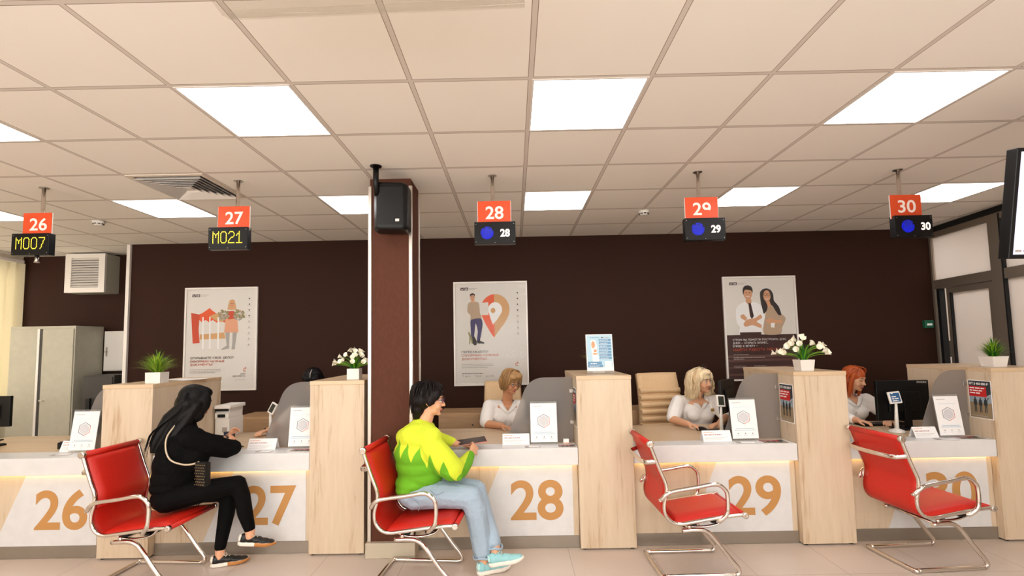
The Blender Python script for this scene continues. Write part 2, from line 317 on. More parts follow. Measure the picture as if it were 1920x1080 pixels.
class MB:
    """Collects shapes; build() links them as one mesh object."""
    def __init__(s): s.bm = bmesh.new(); s.mats = []
    def mi(s, m):
        if m not in s.mats: s.mats.append(m)
        return s.mats.index(m)
    def _set(s, faces, m, smooth=False):
        i = s.mi(m) if m else 0
        for f in faces: f.material_index = i; f.smooth = smooth
    def box(s, x0, x1, y0, y1, z0, z1, m=None, bev=0.0, mat4=None):
        vs = [s.bm.verts.new((x, y, z)) for x in (x0, x1) for y in (y0, y1) for z in (z0, z1)]
        idx = ((0, 1, 3, 2), (4, 6, 7, 5), (0, 4, 5, 1), (2, 3, 7, 6), (0, 2, 6, 4), (1, 5, 7, 3))
        fs = [s.bm.faces.new([vs[i] for i in f]) for f in idx]
        s._set(fs, m)
        if bev > 0:
            es = list({e for f in fs for e in f.edges})
            r = bmesh.ops.bevel(s.bm, geom=es, offset=bev, segments=2, affect='EDGES', profile=0.5)
            vs = list({v for f in r['faces'] for v in f.verts} | {v for v in vs if v.is_valid})
            for f in {f for v in vs for f in v.link_faces}: f.material_index = s.mi(m) if m else 0
        if mat4 is not None: bmesh.ops.transform(s.bm, matrix=mat4, verts=[v for v in vs if v.is_valid])
        return vs
    def tube(s, pts, r, m=None, seg=10, smooth=True, cap=True, flat=1.0):
        pts = [Vector(p) for p in pts]; n = len(pts)
        rs = r if isinstance(r, (list, tuple)) else [r]*n
        rings = []; prev = None
        for i, p in enumerate(pts):
            t = (pts[min(i+1, n-1)]-pts[max(i-1, 0)]).normalized()
            if prev is None:
                a = Vector((0, 0, 1)) if abs(t.z) < 0.9 else Vector((0, 1, 0))
                nrm = t.cross(a).normalized()
            else:
                nrm = (prev - t*prev.dot(t)).normalized()
            prev = nrm; bn = t.cross(nrm)
            rings.append([s.bm.verts.new(p + (nrm*math.cos(2*PI*k/seg) + bn*math.sin(2*PI*k/seg)*flat)*rs[i]) for k in range(seg)])
        fs = []
        for i in range(n-1):
            for k in range(seg):
                fs.append(s.bm.faces.new((rings[i][k], rings[i][(k+1) % seg], rings[i+1][(k+1) % seg], rings[i+1][k])))
        s._set(fs, m, smooth)
        if cap: s._set([s.bm.faces.new(rings[0][::-1]), s.bm.faces.new(rings[-1])], m)
    def lathe(s, prof, c=(0, 0, 0), axis='Z', m=None, seg=24, smooth=True):
        rings = []
        for r, h in prof:
            ring = []
            for k in range(seg):
                a = 2*PI*k/seg; x, y = r*math.cos(a), r*math.sin(a)
                v = {'Z': (x, y, h), 'Y': (x, h, y), 'X': (h, x, y)}[axis]
                ring.append(s.bm.verts.new(Vector(c)+Vector(v)))
            rings.append(ring)
        fs = []
        for i in range(len(prof)-1):
            for k in range(seg):
                q = (rings[i][k], rings[i][(k+1) % seg], rings[i+1][(k+1) % seg], rings[i+1][k])
                fs.append(s.bm.faces.new(q))
        s._set(fs, m, smooth)
        s._set([s.bm.faces.new(rings[0][::-1]), s.bm.faces.new(rings[-1])], m)
    def prism(s, pts, vec, m=None, smooth=False):
        a = [s.bm.verts.new(Vector(p)) for p in pts]; b = [s.bm.verts.new(Vector(p)+Vector(vec)) for p in pts]
        n = len(pts); fs = [s.bm.faces.new(a[::-1]), s.bm.faces.new(b)]
        for i in range(n): fs.append(s.bm.faces.new((a[i], a[(i+1) % n], b[(i+1) % n], b[i])))
        s._set(fs, m, smooth)
    def grid(s, rows, m=None, smooth=True, thick=0.0):
        g = [[s.bm.verts.new(Vector(p)) for p in row] for row in rows]
        fs = []
        for i in range(len(g)-1):
            for j in range(len(g[0])-1):
                fs.append(s.bm.faces.new((g[i][j], g[i][j+1], g[i+1][j+1], g[i+1][j])))
        s._set(fs, m, smooth)
        if thick:
            bmesh.ops.recalc_face_normals(s.bm, faces=fs)
            bmesh.ops.solidify(s.bm, geom=fs, thickness=thick)
    def sphere(s, c, r, m=None, sub=2, scl=(1, 1, 1), rot=None):
        mt = Matrix.Translation(Vector(c)) @ (rot.to_4x4() if rot else Matrix()) @ Matrix.Diagonal((r*scl[0], r*scl[1], r*scl[2], 1))
        res = bmesh.ops.create_icosphere(s.bm, subdivisions=sub, radius=1.0, matrix=mt)
        s._set({f for v in res['verts'] for f in v.link_faces}, m, True)
    def build(s, name, m, parent=None, world=False, remesh=0, smooth=0, keepn=False, bevel=0):
        bm = s.bm
        if world and parent is not None:
            bmesh.ops.transform(bm, matrix=ORIG[parent.name].inverted(), verts=bm.verts)
        if not keepn: bmesh.ops.recalc_face_normals(bm, faces=bm.faces)
        me = bpy.data.meshes.new(name); bm.to_mesh(me); bm.free()
        ms = list(s.mats)
        if not ms: ms = [m]
        elif s.mats and m and m not in ms: pass
        for q in ms: me.materials.append(q)
        o = bpy.data.objects.new(name, me); COL.objects.link(o)
        if bevel:
            md = o.modifiers.new('bevel', 'BEVEL'); md.width = bevel; md.segments = 2; md.limit_method = 'ANGLE'
        if remesh:
            md = o.modifiers.new('r', 'REMESH'); md.mode = 'VOXEL'; md.voxel_size = remesh; md.use_smooth_shade = True
            if smooth:
                md = o.modifiers.new('s', 'SMOOTH'); md.iterations = smooth; md.factor = 0.5
            dg = bpy.context.evaluated_depsgraph_get()
            me2 = bpy.data.meshes.new_from_object(o.evaluated_get(dg)); me2.name = name
            o.modifiers.clear(); o.data = me2; bpy.data.meshes.remove(me)
            me2.materials.clear(); me2.materials.append(ms[0])
            for p in me2.polygons: p.use_smooth = True; p.material_index = 0
        if parent is not None: o.parent = parent
        return o

def part(name, mb, m, parent, label=None, **k):
    o = mb.build(name, m, parent, world=k.pop('world', True), **k)
    if label: o['label'] = label
    return o
def struct(name, mb, m, parent=None):
    o = mb.build(name, m, parent)
    if parent is None: o['kind'] = 'structure'
    return o
def dup(root, loc, rotz, label=None, group=None):
    r = root.copy(); COL.objects.link(r); r.location = loc; r.rotation_euler = (0, 0, rotz)
    if label: r['label'] = label
    if group: r['group'] = group
    for ch in list(root.children):
        c = ch.copy(); COL.objects.link(c); c.parent = r
        for g in ch.children:
            d = g.copy(); COL.objects.link(d); d.parent = c
    return r

_tc = {}
def text_polys(body):
    """Triangulated outline of a line of lettering, height of a capital normalised to 1."""
    if body in _tc: return _tc[body]
    c = bpy.data.curves.new('t', 'FONT'); c.body = body; c.size = 20.0; c.resolution_u = 6
    o = bpy.data.objects.new('t', c); COL.objects.link(o)
    me = bpy.data.meshes.new_from_object(o.evaluated_get(bpy.context.evaluated_depsgraph_get()))
    vs = [v.co.copy() for v in me.vertices]; fs = [tuple(p.vertices) for p in me.polygons]
    bpy.data.objects.remove(o); bpy.data.curves.remove(c); bpy.data.meshes.remove(me)
    _tc[body] = (vs, fs); return vs, fs
def text_bold(body, off):
    key = (body, off)
    if key in _tc: return _tc[key]
    c = bpy.data.curves.new('t', 'FONT'); c.body = body; c.size = 20.0; c.resolution_u = 8; c.offset = off*20
    o = bpy.data.objects.new('t', c); COL.objects.link(o)
    me = bpy.data.meshes.new_from_object(o.evaluated_get(bpy.context.evaluated_depsgraph_get()))
    vs = [v.co.copy() for v in me.vertices]; fs = [tuple(p.vertices) for p in me.polygons]
    bpy.data.objects.remove(o); bpy.data.curves.remove(c); bpy.data.meshes.remove(me)
    _tc[key] = (vs, fs); return vs, fs

def _circ(cx, cy, rx, ry, a0=0, a1=360, n=14): return [(cx+rx*math.cos(R(a0+(a1-a0)*i/n)), cy+ry*math.sin(R(a0+(a1-a0)*i/n))) for i in range(n+1)]
STROKES = {  # letter: (advance, polylines in a unit high box)
 'П': (0.72, [[(0, 0), (0, 1), (.72, 1), (.72, 0)]]), 'Е': (0.55, [[(.55, 1), (0, 1), (0, 0), (.55, 0)], [(0, .52), (.48, .52)]]),
 'Р': (0.58, [[(0, 0), (0, 1), (.3, 1)]+_circ(.3, .74, .28, .26, 90, -90, 8)+[(0, .48)]]), 'З': (0.56, [_circ(.26, .76, .26, .24, 140, -90, 9), _circ(.26, .26, .30, .26, 90, -140, 10)]),
 'Ж': (0.95, [[(.475, 0), (.475, 1)], [(0, 1), (.40, .52), (0, 0)], [(.95, 1), (.55, .52), (.95, 0)], [(.40, .52), (.55, .52)]]),
 'А': (0.74, [[(0, 0), (.37, 1), (.74, 0)], [(.13, .32), (.61, .32)]]), 'Т': (0.66, [[(0, 1), (.66, 1)], [(.33, 1), (.33, 0)]]),
 'О': (0.90, [_circ(.45, .5, .45, .5)]), 'Ф': (1.0, [_circ(.5, .53, .5, .34), [(.5, 0), (.5, 1.03)]]), 'М': (0.86, [[(0, 0), (.05, 1), (.43, .25), (.81, 1), (.86, 0)]]),
 'И': (0.72, [[(0, 1), (0, 0), (.72, 1), (.72, 0)]]), 'Н': (0.70, [[(0, 0), (0, 1)], [(.70, 0), (.70, 1)], [(0, .52), (.70, .52)]]),
 'У': (0.68, [[(0, 1), (.36, .36)], [(.68, 1), (.30, .08), (.18, 0), (.06, .02)]]), 'Ы': (0.85, [[(0, 1), (0, 0), (.28, 0)]+_circ(.28, .28, .26, .28, -90, 90, 8)+[(0, .56)], [(.85, 0), (.85, 1)]]),
 'Д': (0.84, [[(.06, -.2), (.06, 0), (.80, 0), (.80, -.2)], [(.14, 0), (.30, 1), (.70, 1), (.70, 0)]]), 'К': (0.66, [[(0, 0), (0, 1)], [(.64, 1), (.06, .5), (.66, 0)]]),
 'В': (0.60, [[(0, 0), (0, 1), (.28, 1)]+_circ(.28, .77, .24, .23, 90, -90, 7)+[(0, .54)], [(.28, .54)]+_circ(.28, .27, .30, .27, 90, -90, 7)+[(0, 0)]]),
 'С': (0.78, [_circ(.46, .5, .46, .5, 50, 310)]), 'Л': (0.74, [[(0, .02), (.12, .10), (.20, 1), (.74, 1), (.74, 0)]]), 'Г': (0.52, [[(0, 0), (0, 1), (.52, 1)]]),
 'Ь': (0.56, [[(0, 1), (0, 0), (.28, 0)]+_circ(.28, .28, .27, .28, -90, 90, 8)+[(0, .56)]]), 'Б': (0.58, [[(.52, 1), (0, 1), (0, 0), (.28, 0)]+_circ(.28, .28, .28, .28, -90, 90, 8)+[(0, .56)]]),
 'Ч': (0.62, [[(0, 1), (0, .62), (.10, .48), (.40, .46), (.62, .54)], [(.62, 1), (.62, 0)]]), 'Й': (0.72, [[(0, 1), (0, 0), (.72, 1), (.72, 0)], [(.20, 1.25), (.36, 1.15), (.52, 1.25)]]),
 '!': (0.10, [[(.05, 1), (.05, .32)], [(.05, .10), (.05, .0)]]), '?': (0.45, [_circ(.21, .76, .22, .24, 160, -60, 9)+[(.22, .45), (.22, .30)], [(.22, .10), (.22, .0)]]), ',': (0.12, [[(.08, .08), (.02, -.15)]]), '–': (0.6, [[(0, .42), (.6, .42)]]), ' ': (0.35, []),
 'т': (0.5, [[(0, .68), (.5, .68)], [(.25, .68), (.25, 0)]]), 'е': (0.52, [[(.02, .36), (.50, .36)]+_circ(.26, .35, .25, .34, 0, 310, 12)]), 'л': (0.52, [[(0, 0), (.08, .08), (.13, .68), (.50, .68), (.50, 0)]]), ':': (0.1, [[(.05, .62), (.05, .52)], [(.05, .12), (.05, .02)]]),
 'д': (0.6, [[(.04, -.16), (.04, 0), (.58, 0), (.58, -.16)], [(.10, 0), (.20, .68), (.50, .68), (.50, 0)]]), 'о': (0.56, [_circ(.28, .34, .28, .34)]), 'б': (0.56, [_circ(.28, .30, .28, .30), [(.0, .35), (.05, .75), (.25, .92), (.52, 1.0)]]), '.': (0.1, [[(.05, .10), (.05, 0)]]),
 '1': (0.35, [[(.02, .78), (.28, 1), (.28, 0)]]), '2': (0.56, [_circ(.27, .72, .26, .27, 170, -30, 9)+[(0, 0), (.56, 0)]])}

class Flat:
    """Printed matter: shapes laid in thin layers of ink on a sheet (origin o, right u, up v)."""
    def __init__(s, o, u, v, step=0.00025):
        s.mb = MB(); s.o = Vector(o); s.u = Vector(u).normalized(); s.v = Vector(v).normalized(); s.n = s.u.cross(s.v); s.k = 0; s.step = step
    def P(s, x, y): return s.o + s.u*x + s.v*y + s.n*(s.k*s.step)
    def poly(s, pts, m, layer=True):
        if layer: s.k += 1
        f = s.mb.bm.faces.new([s.mb.bm.verts.new(s.P(x, y)) for x, y in pts]); f.material_index = s.mb.mi(m)
    def rect(s, x0, y0, x1, y1, m, layer=True): s.poly([(x0, y0), (x1, y0), (x1, y1), (x0, y1)], m, layer)
    def ell(s, cx, cy, rx, ry, m, n=20, a0=0, layer=True):
        s.poly([(cx+rx*math.cos(2*PI*k/n+a0), cy+ry*math.sin(2*PI*k/n+a0)) for k in range(n)], m, layer)
    def arc(s, cx, cy, r, wd, a0, a1, m, n=10):
        for k in range(n):
            t0 = a0+(a1-a0)*k/n; t1 = a0+(a1-a0)*(k+1)/n
            s.poly([(cx+r*math.cos(t0), cy+r*math.sin(t0)), (cx+(r+wd)*math.cos(t0), cy+(r+wd)*math.sin(t0)), (cx+(r+wd)*math.cos(t1), cy+(r+wd)*math.sin(t1)), (cx+r*math.cos(t1), cy+r*math.sin(t1))], m, False)
    def line(s, pts, wd, m):
        s.k += 1
        for (x0, y0), (x1, y1) in zip(pts, pts[1:]):
            d = Vector((x1-x0, y1-y0)); L = d.length
            if L == 0: continue
            d /= L; n = Vector((-d.y, d.x))*wd/2; e = d*wd*0.35
            s.poly([(x0-e.x+n.x, y0-e.y+n.y), (x0-e.x-n.x, y0-e.y-n.y), (x1+e.x-n.x, y1+e.y-n.y), (x1+e.x+n.x, y1+e.y+n.y)], m, False)
    def text(s, body, x, y, h, m, width=None, bold=0.0):
        s.k += 1
        vs, fs = text_bold(body, bold) if bold else text_polys(body)
        xs = [v.x for v in vs]; ys = [v.y for v in vs]
        hh = max(ys)-min(ys); sy = h/hh; sx = width/(max(xs)-min(xs)) if width else sy
        bv = [s.mb.bm.verts.new(s.P(x+(v.x-min(xs))*sx, y+(v.y-min(ys))*sy)) for v in vs]
        i = s.mb.mi(m)
        for f in fs:
            try: s.mb.bm.faces.new([bv[q] for q in f]).material_index = i
            except ValueError: pass
    def stroke_text(s, body, x, y, h, m, width=None, wt=0.15):
        """lettering drawn with an even pen stroke"""
        s.k += 2; adv = sum(STROKES[c][0]+0.22 for c in body)-0.22; sx = width/adv if width else h; cx = x
        for c in body:
            a, pl = STROKES[c]
            for q in pl: s.line([(cx+px*sx, y+py*h) for px, py in q], h*wt, m); s.k -= 1
            cx += (a+0.22)*sx
    def bars(s, x, y, h, wd, m, seedv=0):
        """a line of lettering too small to read"""
        rr = random.Random(seedv); s.k += 1; c = x
        while c < x+wd:
            ww = min(rr.uniform(2.0, 5.5)*h, x+wd-c)
            s.rect(c, y, c+ww, y+h, m, False); c += ww+h*0.8
    def build(s, name, parent, label=None, world=True):
        o = s.mb.build(name, None, parent, world=world, keepn=True)
        if label: o['label'] = label
        return o

def smoothpath(pts, n=6):
    """Catmull-Rom through the points."""
    P = [Vector(p) for p in pts]; P = [P[0]*2-P[1]] + P + [P[-1]*2-P[-2]]; out = []
    for i in range(1, len(P)-2):
        for k in range(n):
            t = k/n; a, b, c, d = P[i-1], P[i], P[i+1], P[i+2]
            out.append(0.5*((2*b)+(c-a)*t+(2*a-5*b+4*c-d)*t*t+(3*b-a-3*c+d)*t**3))
    out.append(P[-2]); return out

# ------------------------------------------------------------------ the room
WALL_Y = 3.568
b_ = MB(); b_.box(-7.1, 7.6, -6.2, 4.5, -0.1, 0.0); struct('floor', b_, M['floor'])
b_ = MB(); b_.box(-7.1, 7.6, -6.2, 4.5, CEIL, CEIL+0.1); struct('ceiling', b_, M['ceiling'])
b_ = MB(); b_.box(-4.78, 4.98, WALL_Y, WALL_Y+0.12, 0, CEIL); struct('wall_back', b_, M['brown_wall'])
b_ = MB(); b_.box(-7.1, -4.4, 4.2, 4.3, 0, CEIL); struct('wall_recess', b_, M['brown_wall'])
b_ = MB(); b_.box(-4.5, -4.4, WALL_Y+0.12, 4.2, 0, CEIL); struct('wall_recess_side', b_, M['brown_wall'])
b_ = MB()
b_.box(-7.1, -6.97, -6.2, 0.6, 0, CEIL); b_.box(-7.1, -6.97, 0.6, 4.2, 0, 0.85); b_.box(-7.1, -6.97, 0.6, 4.2, 2.72, CEIL); b_.box(-7.1, -6.97, 4.08, 4.2, 0.85, 2.72)
struct('wall_left', b_, M['light_wall'])
b_ = MB(); b_.box(-7.1, 7.6, -5.3, -5.2, 0, 0.85); b_.box(-7.1, 7.6, -5.3, -5.2, 2.65, CEIL)
for x0, x1 in ((-7.1, -6.3), (-4.1, -3.7), (-1.5, -1.1), (1.1, 1.5), (3.7, 7.6)): b_.box(x0, x1, -5.3, -5.2, 0.85, 2.65)
struct('wall_front', b_, M['light_wall'])
for k, wx in enumerate((-5.2, -2.6, 0.0, 2.6)):
    wf = thing('window_%d' % (k+3), None, None, (wx, -5.25, 0.85), kind='structure')
    b_ = MB()
    for a, b, c, d in ((-1.1, -1.04, 0.85, 2.65), (1.04, 1.1, 0.85, 2.65), (-0.03, 0.03, 0.85, 2.65), (-1.04, 1.04, 0.85, 0.91), (-1.04, 1.04, 2.59, 2.65)): b_.box(wx+a, wx+b, -5.28, -5.22, c, d)
    part('window_frame', b_, M['frame_white'], wf)
b_ = MB(); b_.box(7.5, 7.6, -6.2, 4.5, 0, CEIL); struct('wall_hall', b_, M['light_wall'])
b_ = MB(); b_.box(4.98, 7.5, 4.4, 4.5, 0, CEIL); struct('wall_hall_back', b_, M['light_wall'])
b_ = MB(); b_.box(4.3, 7.5, -2.6, -2.5, 0, CEIL); struct('wall_hall_front', b_, M['light_wall'])
b_ = MB(); b_.box(-4.815, -4.775, WALL_Y-0.03, WALL_Y+0.13, 0, CEIL-0.005); struct('trim_1', b_, M['frame_white'])
b_ = MB(); b_.box(4.955, 5.0, WALL_Y-0.05, WALL_Y+0.0, 0, CEIL-0.01); struct('trim_2', b_, M['alu'])
b_ = MB(); b_.box(-4.77, 4.95, WALL_Y-0.012, WALL_Y, 0, 0.08); struct('baseboard_back', b_, M['kick'])

# window in the left wall and its vertical blind
wn = thing('window_1', None, None, (-7.03, 2.35, 0.85), kind='structure')
b_ = MB()
for y in (0.6, 1.75, 2.9, 4.05): b_.box(-7.06, -7.0, y, y+0.05, 0.85, 2.72)
b_.box(-7.06, -7.0, 0.6, 4.1, 0.85, 0.91); b_.box(-7.06, -7.0, 0.6, 4.1, 2.66, 2.72)
part('window_frame', b_, M['frame_white'], wn)
b_ = MB(); b_.box(-7.035, -7.025, 0.62, 4.08, 0.88, 2.70); part('pane', b_, mat('window_glass', (1, 1, 1, 1), 0.0, trans=1.0, ior=1.02), wn)
bl = thing('vertical_blind', 'cream vertical blind hanging over the window beside the grey cabinet', 'blind', (-6.88, 2.4, 0.5))
b_ = MB(); b_.box(-6.91, -6.85, 0.65, 4.1, 2.76, 2.80, bev=0.006); part('headrail', b_, M['frame_white'], bl)
for k in range(29):
    y = 0.75+k*0.118; b_ = MB(); a = R(28)
    dx, dy = 0.063*math.sin(a), 0.063*math.cos(a)
    b_.prism([(-6.88-dx, y-dy, 0.12), (-6.88+dx, y+dy, 0.12), (-6.88+dx, y+dy, 2.755), (-6.88-dx, y-dy, 2.755)], (0.0015, 0, 0), M['blind'])
    part('slat', b_, M['blind'], bl)

# glazed partition on the right, running towards the camera
GA = Vector((4.98, 3.55, 0)); GD = (Vector((4.84, 2.5, 0))-Vector((4.98, 3.568, 0))).normalized(); GN = Vector((GD.y, -GD.x, 0))
gm = Matrix((( GD.x, GN.x, 0, GA.x), (GD.y, GN.y, 0, GA.y), (0, 0, 1, 0), (0, 0, 0, 1)))
def gbox(mb, s0, s1, n0, n1, z0, z1, m=None, bev=0.0): mb.box(s0, s1, n0, n1, z0, z1, m, bev, mat4=gm)
gp = thing('window_2', None, None, GA, kind='structure')
b_ = MB(); gbox(b_, 0.02, 6.0, -0.03, 0.03, 2.80, CEIL-0.002); part('head_strip', b_, M['black_matte'], gp)
b_ = MB()
gbox(b_, 0.02, 6.0, -0.035, 0.035, 2.735, 2.80)
gbox(b_, 0.0, 6.0, -0.036, 0.036, 2.12, 2.225)
for s0, s1 in ((0.0, 0.03), (0.86, 1.0), (1.9, 2.0), (2.9, 3.0), (3.9, 4.0), (4.9, 5.0)): gbox(b_, s0, s1, -0.038, 0.038, 0, 2.79)
gbox(b_, 1.0, 6.0, -0.034, 0.034, 0, 0.12)
part('frame', b_, M['glass_frame'], gp)
for s0, s1 in ((0.03, 0.86), (1.0, 1.9), (2.0, 2.9), (3.0, 3.9), (4.0, 4.9)):
    b_ = MB(); gbox(b_, s0, s1, -0.006, 0.006, 2.225, 2.735); part('pane', b_, M['frost'], gp)
for s0, s1 in ((1.0, 1.9), (2.0, 2.9), (3.0, 3.9), (4.0, 4.9)):
    b_ = MB(); gbox(b_, s0, s1, -0.006, 0.006, 0.12, 2.12); part('pane', b_, M['frost'], gp)
b_ = MB(); gbox(b_, 0.995, 1.012, -0.039, 0.039, 0.0, 2.79); gbox(b_, 0.845, 0.862, -0.039, 0.02, 2.2, 2.74); part('gasket', b_, M['black_matte'], gp)
b_ = MB(); gbox(b_, 0.055, 0.10, -0.03, 0.03, 0.0, 2.12); part('dark_post', b_, M['black_matte'], gp, 'black inner door post')
bpy.data.objects['wall_left'].location.x = 0.22; wn.location.x += 0.22; bl.location.x += 0.22
dr = thing('door_1', None, None, GA+GD*0.5, kind='structure')
b_ = MB(); gbox(b_, 0.21, 0.265, -0.03, 0.03, 0.01, 2.115); gbox(b_, 0.8, 0.858, -0.03, 0.03, 0.01, 2.115); gbox(b_, 0.265, 0.8, -0.03, 0.03, 2.05, 2.115); gbox(b_, 0.265, 0.8, -0.03, 0.03, 0.01, 0.12)
part('door_frame', b_, M['glass_frame'], dr)
b_ = MB(); gbox(b_, 0.265, 0.8, -0.006, 0.006, 0.12, 2.05); part('pane', b_, M['frost'], dr)
b_ = MB(); gbox(b_, 0.262, 0.275, -0.034, 0.034, 0.1, 2.06); part('gasket', b_, M['black_matte'], dr)
b_ = MB(); b_.tube([gm @ Vector(p) for p in ((0.30, -0.03, 1.0), (0.30, -0.07, 1.0), (0.30, -0.07, 1.25), (0.30, -0.03, 1.25))], 0.009); part('door_handle', b_, M['steel'], dr)
# glimpse of the hallway through the gap: leaflet rack and a red notice
lr = thing('leaflet_rack', 'narrow rack of pink and white leaflets seen through the door gap', 'rack', (5.32, 3.9, 0))
b_ = MB(); b_.box(5.20, 5.60, 3.86, 3.96, 0, 1.5, M['dark_grey']); part('stand', b_, M['dark_grey'], lr)
for i, (z, c) in enumerate(((1.32, 'ink_peach'), (1.10, 'ink_white'), (1.38, 'ink_white'), (0.9, 'ink_peach'))):
    b_ = MB(); b_.box(5.17+0.11*(i % 2), 5.27+0.11*(i % 2), 3.80-0.02*i, 3.81-0.02*i, z, z+0.2, M[c]); part('leaflet', b_, M[c], lr)
b_ = MB(); b_.box(5.06, 5.22, 4.34, 4.38, 2.05, 2.18, bev=0.01)
tag(b_.build('alarm_box', M['mil_red']), 'small red alarm box high on the hallway wall behind the door', 'alarm')

# ------------------------------------------------------------------ ceiling fittings
def ceiling_light(c, r, label):
    x0, y0 = c*0.6, r*0.6
    t = thing('ceiling_light', label, 'ceiling light', (x0+0.3, y0+0.3, CEIL), group='square LED panels in the ceiling')
    b_ = MB()
    for a, b, cc, d in ((0.008, 0.592, 0.008, 0.018), (0.008, 0.592, 0.582, 0.592), (0.008, 0.018, 0.018, 0.582), (0.582, 0.592, 0.018, 0.582)):
        b_.box(x0+a, x0+b, y0+cc, y0+d, CEIL-0.004, CEIL)
    part('frame', b_, M['frame_white'], t)
    b_ = MB(); b_.box(x0+0.018, x0+0.582, y0+0.018, y0+0.582, CEIL-0.003, CEIL-0.0005); part('diffuser', b_, M['lamp'], t)
    return t
for c, r, l in ((-9, 3, 'lit ceiling panel at the far left, just behind counter sign 26'),
                (-6, 3, 'small lit ceiling panel left of counter sign 27, near the vent box'),
                (-3, 3, 'lit ceiling panel half hidden by the brown column'),
                (0, 3, 'small lit ceiling panel in the middle, right of the sign with plate 28'),
                (3, 3, 'small lit ceiling panel above the poster with the man and woman'),
                (6, 3, 'small lit ceiling panel near the glass partition and the television'),
                (-6, 0, 'large lit ceiling panel cut by the left edge of the photo'),
                (-3, 0, 'large lit ceiling panel above counter sign 27'),
                (0, 0, 'large lit ceiling panel at the top centre of the photo'),
                (3, 0, 'large lit ceiling panel at the upper right')):
    ceiling_light(c, r, l)
for r in (-3, -6, -9):
    for c in (-9, -6, -3, 0, 3, 6): ceiling_light(c, r, 'lit ceiling panel behind the camera')
ceiling_light(10, 2, 'lit ceiling panel in the hallway behind the glass partition')
ceiling_light(10, 5, 'lit ceiling panel at the back of the hallway')
ceiling_light(9, 5, 'added lit ceiling panel at the far end of the hallway, nearest the dark wall')  # this and the next hallway panels are added to brighten the frosted glass
ceiling_light(9, 1, 'added lit ceiling panel in the middle of the hallway')
ceiling_light(9, -1, 'added lit ceiling panel in the hallway beyond the television')
ceiling_light(9, 3, 'added lit ceiling panel just behind the glass partition')

t = thing('air_diffuser', 'square white ceiling air diffuser with nested louvres left of sign 27', 'air vent', (-2.7, 1.5, CEIL))
b_ = MB()
for a, b, cc, d in ((0.008, 0.592, 0.008, 0.04), (0.008, 0.592, 0.56, 0.592), (0.008, 0.04, 0.04, 0.56), (0.56, 0.592, 0.04, 0.56)):
    b_.box(-3+a, -3+b, 1.2+cc, 1.2+d, CEIL-0.008, CEIL)
part('frame', b_, M['light_wall'], t)
b_ = MB(); b_.box(-2.96, -2.44, 1.24, 1.76, CEIL-0.0015, CEIL-0.0005); part('dark_plenum', b_, M['black_matte'], t)
b_ = MB()
for k in range(6):
    o, i_ = 0.255-0.038*k, 0.255-0.038*k-0.022
    zo, zi = CEIL-0.002, CEIL-0.026
    def ring(rr, z): return [Vector((-2.7+sx*rr, 1.5+sy*rr, z)) for sx, sy in ((-1, -1), (1, -1), (1, 1), (-1, 1))]
    A_, B_ = ring(i_, zo), ring(o, zi)
    for q in range(4):
        b_.prism([A_[q], A_[(q+1) % 4], B_[(q+1) % 4], B_[q]], (0, 0, 0.0022))
b_.box(-2.73, -2.67, 1.47, 1.53, CEIL-0.02, CEIL-0.002)
part('louvre', b_, M['frame_white'], t)

def smoke(x, y, lab):
    t = thing('smoke_detector', lab, 'smoke detector', (x, y, CEIL))
    b_ = MB(); b_.lathe([(0.052, CEIL-0.001), (0.052, CEIL-0.018), (0.046, CEIL-0.03), (0.03, CEIL-0.046), (0.022, CEIL-0.05)], (x, y, 0)); part('body', b_, M['white_pl'], t)
    b_ = MB()
    for k in range(8):
        a = 2*PI*k/8; b_.box(-0.012, 0.012, -0.003, 0.003, -0.004, 0.004, mat4=Matrix.Translation((x+0.043*math.cos(a), y+0.043*math.sin(a), CEIL-0.033)) @ Matrix.Rotation(a+PI/2, 4, 'Z'))
    part('slot', b_, M['black_matte'], t)
smoke(-4.248, 2.459, 'round white smoke detector on the ceiling near sign 26')
smoke(1.218, 2.49, 'round white smoke detector on the ceiling left of sign 29')

t = thing('air_deflector', 'clear acrylic sheet hung below the ceiling at the top of the photo', 'air deflector', (-0.6, -1.1, 2.70))
b_ = MB(); rows = []
for x in (-1.08, -0.05):
    dy = -0.03*(x > -0.5); rows.append([(x, -1.55, 2.74), (x, -0.90, 2.70), (x, -0.76+dy, 2.690), (x, -0.715+dy, 2.705), (x, -0.71+dy, 2.74)])
b_.grid(rows, thick=0.004); part('sheet', b_, M['acrylic'], t)
b_ = MB()
for x in (-0.95, -0.18):
    b_.tube([(x, -1.2, 2.70), (x, -1.2, CEIL)], 0.006); b_.lathe([(0.014, -0.002), (0.014, 0.012)], (x, -1.2, 2.70))
part('bracket', b_, M['steel'], t)
for i, (x, c) in enumerate(((-0.86, 'ink_tan'), (-0.42, 'ink_olive'))):
    b_ = MB(); b_.box(x, x+0.16, -1.0, -0.82, 2.712, 2.713); part('pale_patch', b_, mat('pale_patch_%s' % c, rgb(226, 214, 170), 0.5), t)  # flat pale yellow patches on the acrylic sheet

